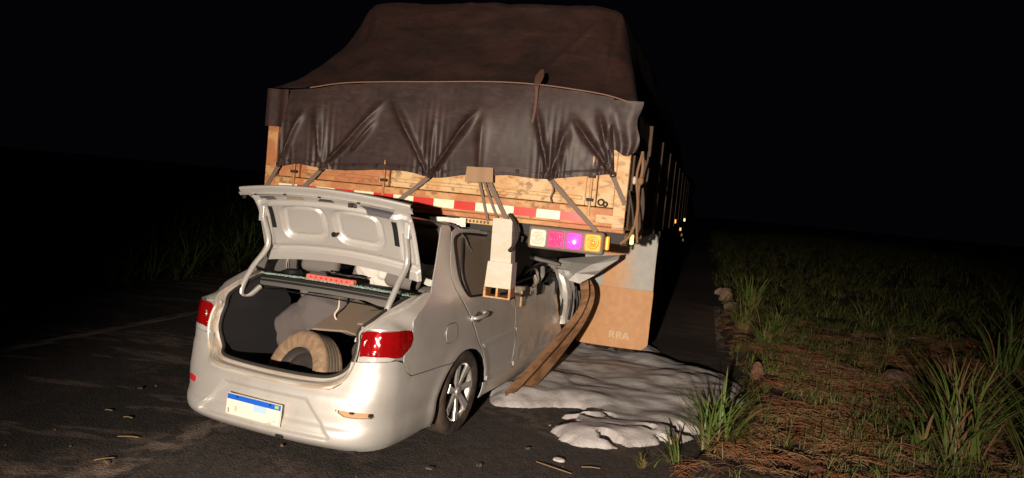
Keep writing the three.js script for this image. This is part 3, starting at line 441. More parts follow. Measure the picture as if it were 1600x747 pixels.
// --- quarter panels with C-pillar and rounded shoulder up to the boot opening
const openR = [...[[0.505, 0.535], [0.555, 0.60], [0.585, 0.68], [0.595, 0.76], [0.597, 0.825]].map(([u, y]) => { const p = M(sU(u), y, 0.004); return [p.x, y, -p.z]; }), [0.590, 0.882, -0.88], [0.605, 0.93, -0.76], [0.62, 0.975, -0.60], [0.625, 1.0, -0.47]]; // (u, y, w) boot opening, right edge
const lampLoop = [[sU(0.604), 0.822], [sU(0.64), 0.838], [sW(-0.86), 0.846], [sW(-0.76), 0.842], [sW(-0.722), 0.822], [sW(-0.718), 0.785], [sW(-0.74), 0.745], [sW(-0.82), 0.695], [sW(-0.90), 0.676], [sU(0.63), 0.664], [sU(0.600), 0.662], [sU(0.602), 0.74]];
const lensBump = tex(256, 256, (u, v) => { const q = (Math.abs(Math.sin(u * 60)) * Math.abs(Math.sin(v * 60))), r = Math.hypot((u - 0.9) * 1, v - 0.778), a = 0.5 * q + 0.5 * (0.5 + 0.5 * Math.sin(r * 420)) * sm(0.05, 0.03, r); return [a, a, a]; }, false);
const lampShape = densify(lampLoop, 0.015);
for (const sgn of [1, -1]) {
  const qp = [[sW(-0.715), 0.835], [sW(-0.712), 0.785], [sW(-0.735), 0.738], [sW(-0.80), 0.70], [sW(-0.80), 0.66], [sW(-0.752), 0.588], [sW(-0.72), 0.566], [sW(-0.5), 0.560], ...arch(121, 20, 30).map(([w, y]) => [sW(w), y]), [sW(0.425), 0.33], ...[[0.40, 0.40], [0.345, 0.48], [0.23, 0.63], [0.10, 0.80], [-0.02, 0.94], [-0.085, 1.03], [-0.10, 1.10], [-0.085, 1.20], [-0.05, 1.32], [-0.015, 1.42], [-0.03, 1.445], [-0.13, 1.45], [-0.16, 1.43], [-0.27, 1.24], [-0.36, 1.10], [-0.43, 1.02], [-0.52, 0.975], [-0.64, 0.925], [-0.70, 0.89]].map(([w, y]) => [sW(w), y])];
  const map = (s, y, o) => M(s * sgn, y, o + (sgn > 0 ? 0.010 * (fbm(s * 4.5, y * 5, 3, 2) - 0.5) * sm(0.8, 1.0, y) * sm(1.5, 1.25, y) - 0.008 * Math.exp(-(((s - sW(-0.22)) / 0.07) ** 2) - (((y - 1.02) / 0.05) ** 2)) : 0));
  const q = panel([densify(shrink(qp, 0.0025), 0.02)], map, 0.014, 0.007);
  // shoulder: from the side skin over to the boot opening
  const top = [], mid = [], inn = [], n = 40, oc = curve(openR.slice(4).map(([u, y, w]) => [u, y, -w]));
  const wS = [-0.86, -0.80, -0.715, -0.66, -0.58, -0.5, -0.43], yS = [0.846, 0.846, 0.84, 0.912, 0.948, 0.982, 1.02];
  const sc = curve(wS.map((w, i) => { const p = M(sW(w), yS[i]); return [p.x, p.y, p.z]; }));
  const sh = grid(40, 12, (u, v) => { const a = sc.getPoint(u), b = oc.getPoint(u), p = a.clone().lerp(b, v); p.y += 0.020 * Math.sin(Math.PI * v) * (0.4 + 0.6 * u); p.x += 0.012 * Math.sin(Math.PI * v); p.x *= sgn; return p; });
  part('quarter_panel', [q, sh], mSilver, car);
  part('rear_corner_skin', panel([densify([[sU(0.58), 0.53], [sW(-0.66), 0.54], [sW(-0.66), 0.85], [sU(0.59), 0.85]], 0.03)], (s, y, o) => M(s * sgn, y, -0.030 + o), 0.02, 0), mSilver, car);
  // lamp unit: bowl, bulbs, red lens with clear lower edge
  const lampMap = (s, y, o) => M(s * sgn, y, o);
  const bowl = part('tail_lamp', panel([lampShape], (s, y, o) => lampMap(s, y, -0.022 + o), 0.015, -0.020), std(0.75, 0.72, 0.70, 0.25, { metalness: 0.5 }), car);
  const clearE = densify([[sU(0.601), 0.690], [sU(0.63), 0.697], [sW(-0.93), 0.700], [sW(-0.87), 0.690], [sW(-0.90), 0.676], [sU(0.63), 0.664], [sU(0.600), 0.662]], 0.012);
  const redE = densify([[sU(0.604), 0.822], [sU(0.64), 0.838], [sW(-0.86), 0.846], [sW(-0.76), 0.842], [sW(-0.722), 0.822], [sW(-0.718), 0.785], [sW(-0.74), 0.745], [sW(-0.82), 0.697], [sW(-0.87), 0.690], [sW(-0.93), 0.700], [sU(0.63), 0.697], [sU(0.601), 0.690]], 0.012);
  part('red_lens', panel([redE], (s, y, o) => { const k = lampMap(s, y, 0.003 + o); return k; }, 0.01, 0.006), phy(0.42, 0.006, 0.008, 0.12, { transmission: 0.5, thickness: 0, clearcoat: 0.9, clearcoatRoughness: 0.05, specularIntensity: 0.8, bumpMap: lensBump, bumpScale: 0.004 }), bowl);
  part('clear_lens', panel([clearE], (s, y, o) => lampMap(s, y, 0.002 + o), 0.01, 0.006), phy(0.8, 0.8, 0.8, 0.12, { transmission: 0.6, thickness: 0, clearcoat: 0.8 }), bowl);
  for (const [s, y, r] of [[sW(-0.885), 0.778, 0.034], [sU(0.655), 0.765, 0.026]]) {
    const p = lampMap(s, y, -0.014), q2 = lampMap(s, y, 0.02), dir = q2.clone().sub(p).normalize(), qn = new THREE.Quaternion().setFromUnitVectors(V(0, 0, 1), dir), mm = new THREE.Matrix4().compose(p, qn, V(1, 1, 1));
    part('reflector_ring', [new THREE.TorusGeometry(r, 0.004, 6, 26), new THREE.TorusGeometry(r * 0.55, 0.003, 6, 20), new THREE.SphereGeometry(r * 0.3, 10, 8)].map(g => g.applyMatrix4(mm)), std(0.85, 0.8, 0.75, 0.2, { metalness: 0.6 }), bowl);
  }
  // fuel flap on the right
  if (sgn > 0) {
    const fl = smooth([[sW(-0.275), 0.80], [sW(-0.21), 0.812], [sW(-0.145), 0.805], [sW(-0.125), 0.76], [sW(-0.14), 0.70], [sW(-0.21), 0.69], [sW(-0.275), 0.698], [sW(-0.295), 0.75]], 60, 0.4);
    part('fuel_flap_gap', panel([shrink(fl, -0.004)], M, 0.012, 0.004, 0.0012), mTrim, car); part('fuel_flap', panel([fl], M, 0.012, 0.004, 0.0045), mSilver, car);
  }
}
const mGutter = phy(1, 1, 1, 0.5, { metalness: 0.3, clearcoat: 0.2, map: tex(512, 128, (u, v) => { const a = fbm(u * 30, v * 5, 2, 4), t = sm(0.36, 0.62, a); return [lerp(0.58, 0.46, t), lerp(0.56, 0.37, t), lerp(0.53, 0.28, t)]; }) });
// --- boot opening: painted gutter, rubber seal, back panel, floor and side lining
{
  const R = openR, L = openR.map(([u, y, w]) => [-u, y, w]);
  const sillP = [[0.42, 0.497, -1.075], [0.25, 0.483, -1.088], [0, 0.478, -1.092], [-0.25, 0.483, -1.088], [-0.42, 0.497, -1.075]];
  const U = [...R.slice().reverse(), ...sillP, ...L];                                   // outer edge, right hinge round to left hinge
  const c1 = curve(U.map(([u, y, w]) => [u, y, -w]));
  const inn = U.map(([u, y, w]) => { const k = sm(0.75, 0.5, y); return [u * (1 - 0.085 * sm(0.2, 0.5, Math.abs(u))), y + 0.052 * k, -(w + 0.055 + 0.02 * k)]; });
  const c2 = curve(inn), N = 160;
  const step = (a, b, f0, f1, dy, dz) => grid(N, 6, (u, v) => { const p = a.getPoint(u).lerp(b.getPoint(u), lerp(f0, f1, v)); p.y += dy * Math.sin(v * Math.PI); p.z += dz * Math.sin(v * Math.PI); return p; });
  part('boot_gutter', [step(c1, c2, -0.02, 0.5, 0.006, 0.008), step(c1, c2, 0.5, 1.0, -0.012, 0)], mGutter, car);
  const seal = tube(inn, 0.011, 160, false, 8); part('boot_seal', seal, mRubber, car);
  // sill cover between gutter and bumper
  part('sill_panel', grid(60, 4, (u, v) => { const s = lerp(-sU(0.45), sU(0.45), u), a = M(s, 0.472 + 0.016 * sm(0.3, 0.45, Math.abs(s)), -0.004), b = c1.getPoint(clamp(0.5 - (u - 0.5) * 0.19)); b.x = a.x * 0.995; b.y -= 0.002; b.z = Math.min(b.z, a.z - 0.005); return a.lerp(b, v); }), mSilver, car);
  // interior: tub lined with dark carpet
  const tub = grid(N, 10, (u, v) => { const p = c2.getPoint(u), q = p.clone(); q.z = lerp(p.z, 0.30, v); q.x = p.x * lerp(1, 0.93, v); q.y = lerp(p.y, p.y > 0.6 ? p.y * 0.98 : 0.15, sm(0, 0.12, v)); return q; });
  part('boot_lining', tub, mCarpet, car);
  part('boot_floor', bx(-0.60, 0.60, 0.13, 0.15, -0.3, 1.0), mCarpet, car);
  part('boot_back_wall', bx(-0.62, 0.62, 0.15, 0.90, -0.36, -0.33), std(0.016, 0.015, 0.016, 0.9), car);
}
// --- parcel shelf edge, rear seat back, glass crumbs, high brake lamp, seats seen through the rear window
{
  const shelf = part('parcel_shelf', grid(40, 10, (u, v) => { const x = lerp(-0.635, 0.635, u), b = 0.05 * (1 - (x / 0.64) ** 2); return V(x, 0.985 + 0.02 * b / 0.05 - 0.03 * v, lerp(0.475 + b, 0.10, v)); }), std(0.028, 0.030, 0.030, 0.9), car);
  const edge = (dy, dz, r) => tube([-0.64, -0.4, -0.15, 0.15, 0.4, 0.64].map(x => [x, 0.985 + 0.02 * (1 - (x / 0.64) ** 2) + dy, 0.48 + 0.055 * (1 - (x / 0.64) ** 2) + dz]), r, 50);
  part('window_seal', [edge(-0.012, 0.01, 0.010), edge(-0.035, 0.022, 0.008)], mTrim, car);
  part('rear_apron', grid(40, 5, (u, v) => { const x = lerp(-0.64, 0.64, u), b = 0.055 * (1 - (x / 0.64) ** 2), p = V(x, 0.975 + 0.02 * (1 - (x / 0.64) ** 2) - 0.055 * v, 0.485 + b + 0.03 * Math.sin(v * 1.6)); return p; }), std(0.10, 0.095, 0.09, 0.6), car);
  part('apron_lip', grid(40, 3, (u, v) => { const x = lerp(-0.60, 0.60, u), b = 0.055 * (1 - (x / 0.64) ** 2); return V(x, 0.892 + 0.02 * (1 - (x / 0.64) ** 2), 0.515 + b - 0.05 * v); }), std(0.05, 0.048, 0.045, 0.7), car);
  const rr = rng(5), ge = [], ic = new THREE.TetrahedronGeometry(1);
  for (let i = 0; i < 2600; i++) {
    const x = lerp(-0.62, 0.63, Math.pow(rr(), 0.9)), b = 0.055 * (1 - (x / 0.64) ** 2), dpt = Math.abs(rr() + rr() - 1) * (x > 0.42 ? 0.17 : 0.085), s = 0.0035 + 0.0055 * rr();
    ge.push(norm(ic.clone()).scale(s, s * 0.8, s).rotateX(rr() * 6).rotateY(rr() * 6).translate(x, 0.990 + 0.02 * (1 - (x / 0.64) ** 2) + 0.004 * rr() - dpt * 0.07, 0.478 + b - dpt));
  }
  const crumbs = part('glass_crumbs', ge, phy(0.30, 0.42, 0.37, 0.08, { clearcoat: 1, flatShading: true }), car); crumbs.userData.kind = 'stuff';
  const bl = part('brake_lamp', new RoundedBoxGeometry(0.37, 0.036, 0.05, 2, 0.012), phy(0.66, 0.16, 0.13, 0.3, { clearcoat: 0.8 }), car); bl.position.set(0.0, 1.028, 0.505);
  for (let i = 0; i < 8; i++) part('lamp_cell', new THREE.SphereGeometry(0.009, 8, 6).scale(1, 0.8, 0.4).translate(-0.14 + i * 0.04, 0.002, 0.026), phy(0.6, 0.02, 0.02, 0.2, { clearcoat: 0.8 }), bl);
  // rear bench and headrests
  part('seat_back', new RoundedBoxGeometry(1.22, 0.55, 0.16, 3, 0.06).rotateX(0.25).translate(0, 0.72, -0.06), mGreyCloth, car);
  const hr = (x, y, z, ry, rz, w = 0.27) => { const h = part('headrest', new RoundedBoxGeometry(w, 0.17, 0.11, 4, 0.05), mGreyCloth, car); h.position.set(x, y, z); h.rotation.set(-0.25, ry, rz); return h; };
  hr(-0.40, 1.075, 0.06, 0.1, 0.02, 0.30); hr(0.31, 1.06, 0.10, -0.1, -0.04, 0.28); hr(-0.02, 1.02, 0.02, 0.05, -0.1, 0.24);
  for (const [x, y, z] of [[-0.55, 1.05, -0.75], [0.15, 1.06, -0.75]]) { const h = hr(x, y, z, 0.1, 0.03, 0.26); }
  const fs = part('front_seat', new RoundedBoxGeometry(0.5, 0.62, 0.16, 3, 0.06), std(0.06, 0.055, 0.055, 0.95), car); fs.position.set(0.3, 0.72, -0.85);
  const bag = part('deployed_airbag', crumple(new THREE.SphereGeometry(0.13, 40, 26).scale(1.25, 0.62, 0.55), 0.045, 9, 3), std(0.62, 0.60, 0.55, 0.9), car); bag.position.set(0.12, 1.075, 0.07);
  const bag2 = part('torn_headliner', crumple(grid(30, 20, (u, v) => V(lerp(-0.15, 0.62, u), lerp(1.0, 1.13, v), -0.02 - 0.12 * v)), 0.03, 11, 8), std(0.50, 0.50, 0.46, 0.9), car);
  part('headliner', crumple(grid(30, 20, (u, v) => V(lerp(-0.62, 0.62, u), lerp(1.38, 1.02, v), -0.12 - 0.5 * v)), 0.03, 7, 18), std(0.10, 0.09, 0.085, 0.95), car);
  part('speaker', new THREE.CylinderGeometry(0.055, 0.07, 0.03, 20).translate(-0.50, 1.0, 0.25), mTrim, car);
  part('shelf_tray', crumple(grid(20, 10, (u, v) => V(lerp(-0.20, 0.10, u), 1.035 - 0.02 * v, lerp(0.36, 0.2, v))), 0.02, 9, 5), mGreyCloth, car);
}
// --- boot lid, standing open
{
  const prof = curve([[0, 1.085, 0.40], [0, 1.17, 0.435], [0, 1.29, 0.49], [0, 1.40, 0.545], [0, 1.475, 0.60], [0, 1.525, 0.66], [0, 1.553, 0.715]]); // along the lid from hinge edge to rear lip
  const hw = v => 0.612 + 0.045 * sm(0.72, 1, v) - 0.012 * sm(0.1, 0.6, v);
  const bow = (x, v) => { const k = (x / 0.64) ** 2; return [0.055 * (1 - k) * (1 - 0.75 * v) + 0.0 * v, 0.03 * (1 - k) * v, -0.05 * k * v]; }; // y lift of the hinge edge, crown
  const pt = (x, v, d = 0) => { const p = prof.getPoint(v), t = prof.getTangent(v), n = V(0, -t.z, t.y).normalize(); /* towards the boot opening side (inner face) */ const [by, bz, bk] = bow(x, v); return V(x, p.y + by + bz + n.y * d, p.z + bk + n.z * d); };
  const inner = (u, v) => { // pressed inner panel
    const x = (u - 0.5) * 2; let d = 0.020;
    const pk = (cx, cy, rx, ry) => { const a = Math.abs((x - cx) / rx) ** 4 + Math.abs((v - cy) / ry) ** 4; return sm(1.15, 0.75, a) - 0.55 * sm(0.42, 0.30, a); };
    d -= 0.030 * pk(-0.37, 0.43, 0.30, 0.18); d -= 0.030 * pk(0.33, 0.43, 0.30, 0.18);
    d -= 0.024 * sm(0.045, 0.0, Math.abs(v - 0.16)) ; d -= 0.018 * sm(0.80, 0.87, Math.abs(x)) * sm(1.0, 0.93, Math.abs(x)) * sm(0.1, 0.25, v);
    d -= 0.02 * sm(0.64, 0.68, v) * sm(0.84, 0.80, v); d += 0.012 * sm(0.92, 0.97, v); d *= sm(1.0, 0.965, Math.abs(x)) ; return d + 0.002;
  };
  const W = (u, v) => (u - 0.5) * 2 * hw(v);
  const lid = part('boot_lid', [grid(80, 40, (u, v) => pt(W(u, v), v, -0.030 + 0.028 * sm(0.93, 1, Math.abs(u - 0.5) * 2))), grid(2, 40, (u, v) => pt(W(0, v), v, lerp(-0.002, 0.004, u))), grid(2, 40, (u, v) => pt(W(1, v), v, lerp(-0.002, 0.004, u)))], mSilver, car);
  part('inner_panel', grid(150, 90, (u, v) => pt(W(u, v), v, inner(u, v))), mSilverIn, lid);
  // rear lip folded over the top edge
  part('lip', [grid(80, 6, (u, v) => { const p = pt(W(u, 1), 1, lerp(-0.03, 0.014, v)); p.z += 0.03 * Math.sin(v * Math.PI); p.y += 0.012 * Math.sin(v * Math.PI); return p; })], mSilver, lid);
  part('lip_flange', grid(80, 4, (u, v) => { const x = lerp(-0.655, 0.655, u), p = pt(x, 1, 0.012); p.y -= 0.032 * v * (1 - 0.35 * Math.abs(u - 0.5) * 2); p.z += 0.012 - 0.016 * v; return p; }), mSilverIn, lid);
  const patch = (nm, loop, m, d) => part(nm, panel([densify(loop, 0.01)], (x, v, o) => pt(x, v, inner(clamp(x / hw(v) / 2 + 0.5), v) + d + o), 0.012, 0), m, lid);
  patch('access_slot', [[-0.505, 0.36], [-0.46, 0.36], [-0.455, 0.62], [-0.50, 0.62]], mTrim, 0.003);
  patch('access_slot', [[0.455, 0.33], [0.49, 0.33], [0.492, 0.60], [0.458, 0.60]], mTrim, 0.003);
  patch('latch_hole', smooth([[-0.018, 0.30], [0.02, 0.31], [0.028, 0.335], [0.0, 0.35], [-0.022, 0.33]], 24), mTrim, 0.004);
  patch('lamp_hole', [[-0.56, 0.70], [-0.40, 0.71], [-0.42, 0.785], [-0.55, 0.78]], std(0.10, 0.10, 0.105, 0.6), 0.003);
  patch('lamp_hole', [[0.30, 0.635], [0.45, 0.635], [0.49, 0.745], [0.25, 0.745]], std(0.075, 0.075, 0.09, 0.6), 0.003);
  patch('lamp_hole', [[-0.07, 0.71], [0.06, 0.71], [0.045, 0.77], [-0.04, 0.77]], std(0.06, 0.05, 0.05, 0.6), 0.003);
  patch('torn_lining', [[-0.32, 0.71], [-0.17, 0.71], [-0.18, 0.775], [-0.30, 0.78]], std(0.28, 0.24, 0.16, 0.9), 0.004);
  for (const x of [-0.50, -0.25, 0.02, 0.30]) { const p = pt(x, 1, 0.012); part('lip_clip', [bx(x - 0.012, x + 0.008, p.y - 0.028, p.y - 0.018, p.z + 0.003, p.z + 0.009)], mTrim, lid); }
  { const p = pt(0.24, 1, 0.012); part('lid_buffer', bx(0.225, 0.25, p.y - 0.06, p.y - 0.03, p.z - 0.02, p.z + 0.004, 0.004), mChassis, lid); const q = pt(-0.63, 1, 0.01); part('lid_stop', bx(-0.63, -0.612, q.y - 0.045, q.y - 0.015, q.z - 0.02, q.z, 0.004), mChassis, lid); }
  // gooseneck hinges
  for (const sg of [-1, 1]) {
    const x = 0.56 * sg, a = pt(x * 0.98, 0.48, 0.03), b = pt(x * 0.97, 0.22, 0.05);
    const pts = [a, b, V(x * 0.985, 1.05, 0.61), V(x * 0.985, 0.95, 0.685), V(x * 0.98, 0.885, 0.71), V(x * 0.97, 0.855, 0.685), V(x * 0.96, 0.865, 0.63), V(x * 0.95, 0.91, 0.55)];
    part('hinge_arm', tube(pts, 0.019, 70, false, 10), mSilverIn, car);
    part('hinge_plate', bx(x - 0.02, x + 0.02, a.y - 0.03, a.y + 0.09, a.z - 0.02, a.z + 0.012, 0.006), mSilverIn, car);
  }
}
// --- roof remnant, bent where the trailer struck
part('roof', crumple(grid(50, 30, (u, v) => { const x = lerp(-0.60, 0.60, u), w = lerp(-0.14, 0.55, v); return V(x, 1.455 + 0.02 * (1 - (x / 0.6) ** 2) - 0.30 * Math.pow(v, 2), -w); }), 0.012, 6, 2), mSilver, car);
// --- doors (right side); the left side is hidden and simplified to the same skins
function sidePanels(sgn) {
  const map = (s, y, o) => M(s * sgn, y, o + (sgn > 0 ? 0.018 * Math.sin((s - 2) * 5.1) * sm(0.75, 0.95, y) * sm(2.2, 2.6, s) : 0));
  const rd = [[0.425, 0.30], [0.41, 0.40], [0.355, 0.485], [0.24, 0.635], [0.11, 0.805], [-0.01, 0.945], [-0.075, 1.035], [-0.09, 1.10], [-0.075, 1.20], [-0.04, 1.32], [-0.002, 1.40], [0.06, 1.425], [0.35, 1.42], [0.66, 1.40], [0.90, 1.36], [0.925, 1.10], [0.94, 0.92], [0.965, 0.70], [0.985, 0.50], [0.985, 0.30], [0.7, 0.285]].map(([w, y]) => [sW(w), y]);
  const win = smooth([[0.02, 1.345], [0.012, 1.20], [0.03, 1.06], [0.07, 0.985], [0.13, 0.955], [0.45, 0.945], [0.84, 0.925], [0.845, 1.1], [0.83, 1.33], [0.5, 1.37], [0.15, 1.385]].map(([w, y]) => [sW(w), y]), 120, 0.35);
  const door = part('rear_door', panel([densify(shrink(rd, 0.0035), 0.02), win], map, 0.014, 0.007), mSilver, car);
  part('window_frame', tube(win.filter((_, i) => i % 2 === 0).map(p => map(p[0], p[1], -0.004)), 0.010, 120, true, 6), mTrim, door);
  if (sgn > 0) {
    part('quarter_divider', tube([map(sW(0.12), 0.96, -0.012), map(sW(0.10), 1.1, -0.012), map(sW(0.145), 1.25, -0.012), map(sW(0.20), 1.375, -0.012)], 0.012), mTrim, door);
    part('window_glass', panel([shrink(win, 0.004)], (s, y, o) => map(s, y, -0.016 + o), 0.03, 0), phy(0.22, 0.17, 0.13, 0.4, { clearcoat: 0.5 }), door);
    const hd = part('handle_bowl', panel([smooth([[sW(0.15), 0.815], [sW(0.22), 0.842], [sW(0.285), 0.825], [sW(0.285), 0.785], [sW(0.22), 0.768], [sW(0.155), 0.785]], 40)], map, 0.008, 0.003, 0.003), std(0.10, 0.095, 0.09, 0.5), door);
    const A = map(sW(0.12), 0.812, 0.030), B = map(sW(0.22), 0.818, 0.042), C2 = map(sW(0.325), 0.822, 0.026);
    part('door_handle', [tube([map(sW(0.115), 0.81, 0.004), A, B, C2, map(sW(0.335), 0.822, 0.004)], 0.014, 24)], mSilver, door);
    part('handle_cap', new THREE.SphereGeometry(0.022, 12, 8).scale(0.5, 1, 1).translate(...map(sW(0.11), 0.808, 0.006).toArray()), mSilver, door);
    part('side_moulding', panel([densify([[sW(0.315), 0.600], [sW(0.96), 0.625], [sW(0.965), 0.600], [sW(0.345), 0.570]], 0.02)], map, 0.015, 0.012, 0.010), mSilver, door);
    part('door_skirt', panel([densify([[sW(0.44), 0.335], [sW(0.975), 0.335], [sW(0.975), 0.30], [sW(0.44), 0.30]], 0.02)], map, 0.015, 0.012, 0.008), mSilver, door);
  }
  const fdm = (s, y, o) => { const p = map(s, y, o); const k = sm(sW(1.5), sW(2.35), s); const t = sm(0.55, 0.95, y); p.x += sgn * (0.03 * k + 0.02 * Math.sin(s * 11) * t * k); return p; };
  const fd = [[0.987, 0.30], [0.987, 0.50], [0.967, 0.70], [0.943, 0.90], [1.05, 0.925], [1.25, 0.945], [1.4, 0.91], [1.6, 0.935], [1.78, 0.90], [1.93, 0.935], [2.02, 0.90], [2.06, 0.75], [2.12, 0.62], [2.20, 0.50], [2.28, 0.40], [2.30, 0.33], [1.8, 0.305]].map(([w, y]) => [sW(w), y]);
  const fdo = part('front_door', crumple(panel([densify(shrink(fd, 0.0035), 0.02)], fdm, 0.014, 0.007), sgn > 0 ? 0.006 : 0, 5, 4), mSilver, car);
  if (sgn > 0) {
    part('side_moulding', panel([densify([[sW(0.985), 0.626], [sW(2.06), 0.66], [sW(2.08), 0.635], [sW(0.99), 0.60]], 0.02)], fdm, 0.015, 0.012, 0.012), mSilver, fdo);
    part('door_skirt', panel([densify([[sW(1.01), 0.34], [sW(2.25), 0.345], [sW(2.27), 0.31], [sW(1.01), 0.305]], 0.02)], fdm, 0.015, 0.012, 0.010), mSilver, fdo);
  }
  // rocker and the dark body shell behind the shut lines
  part('rocker', panel([densify([[sW(0.43), 0.285], [sW(2.4), 0.30], [sW(2.42), 0.22], [sW(2.3), 0.17], [sW(0.42), 0.165]], 0.03)], (s, y, o) => M(s * sgn, y, o - 0.012), 0.02, 0.006), mSilver, car);
  part('inner_shell', panel([densify([[sW(-0.05), 0.60], [sW(0.30), 0.62], [sW(0.5), 0.22], [sW(2.3), 0.22], [sW(2.1), 0.88], [sW(0.9), 0.88], [sW(-0.0), 0.90]], 0.05)], (s, y, o) => M(s * sgn, y, o - 0.06), 0.05, 0), mTrim, car);
  part('wheel_liner', new THREE.CylinderGeometry(0.395, 0.395, 0.30, 30, 1, true, 0, Math.PI).rotateZ(Math.PI / 2).scale(1, 0.90, 1).translate(0.585 * sgn, 0.25, -0.04), mTrim, car);
}
sidePanels(1); sidePanels(-1);
// --- rear wheels: tyre, five split-spoke alloy rim, brake drum
{
  const r = 0.300, w = 0.185;
  const tyreProf = [[0.205, -w / 2 + 0.012], [0.222, -w / 2 + 0.002], [0.26, -w / 2 - 0.004], [0.285, -w / 2 + 0.006], [0.297, -w / 2 + 0.024], [r, -0.05], [r - 0.008, -0.047], [r - 0.008, -0.042], [r, -0.039], [r, -0.012], [r - 0.008, -0.009], [r - 0.008, -0.004], [r, -0.001], [r, 0.03], [r - 0.008, 0.033], [r - 0.008, 0.038], [r, 0.041], [0.297, w / 2 - 0.024], [0.285, w / 2 - 0.006], [0.26, w / 2 + 0.004], [0.222, w / 2 - 0.002], [0.205, w / 2 - 0.012]].map(p => new THREE.Vector2(...p));
  const tyreG = new THREE.LatheGeometry(tyreProf, 72).rotateZ(-Math.PI / 2);
  const mAlloy = phy(0.58, 0.56, 0.54, 0.3, { metalness: 0.6, clearcoat: 0.3 }), mDirtyTyre = std(1, 1, 1, 0.85, { map: tex(256, 128, (u, v) => { const a = fbm(u * 30, v * 10, 7, 4), t = 0.6 * sm(0.35, 0.7, a); return [lerp(0.028, 0.10, t), lerp(0.022, 0.066, t), lerp(0.02, 0.045, t)]; }) });
  for (const sg of [1, -1]) {
    const wh = part('rear_wheel', tyreG.clone(), mDirtyTyre, car); wh.position.set(0.668 * sg, 0.300, -0.04); wh.rotation.y = sg > 0 ? 0.0 : Math.PI; wh.rotation.z = -0.03 * sg;
    part('rim', [new THREE.LatheGeometry([[0.196, -0.08], [0.185, -0.07], [0.18, 0.0], [0.186, 0.06], [0.196, 0.075], [0.209, 0.080], [0.209, 0.070]].map(p => new THREE.Vector2(...p)), 56).rotateZ(-Math.PI / 2)], mAlloy, wh);
    for (let k = 0; k < 7; k++) { // each spoke splits towards the rim
      const a = k / 7 * Math.PI * 2 + 0.2, g = [];
      const shp = new THREE.Shape(); shp.moveTo(0.04, -0.016); shp.lineTo(0.115, -0.022); shp.lineTo(0.192, -0.040); shp.lineTo(0.194, 0.010); shp.lineTo(0.115, 0.014); shp.lineTo(0.04, 0.016); shp.closePath();
      const e = new THREE.ExtrudeGeometry(shp, { depth: 0.010, bevelEnabled: true, bevelSize: 0.004, bevelThickness: 0.005, bevelSegments: 2 }).rotateY(Math.PI / 2).rotateX(0); // lies in the y-z plane, thickness along x
      const p = e.attributes.position; for (let i = 0; i < p.count; i++) { const rr = Math.hypot(p.getY(i), p.getZ(i)); p.setX(i, p.getX(i) + 0.052 + 0.022 * sm(0.05, 0.19, rr) - 0.0); } e.computeVertexNormals();
      e.rotateX(a); part('spoke', e, mAlloy, wh);
    }
    part('hub_cap', new THREE.CylinderGeometry(0.030, 0.045, 0.03, 20).rotateZ(-Math.PI / 2).translate(0.062, 0, 0), mAlloy, wh);
    part('brake_drum', new THREE.CylinderGeometry(0.12, 0.12, 0.06, 30).rotateZ(Math.PI / 2).translate(0.0, 0, 0), std(0.05, 0.035, 0.028, 0.8), wh);
  }
}
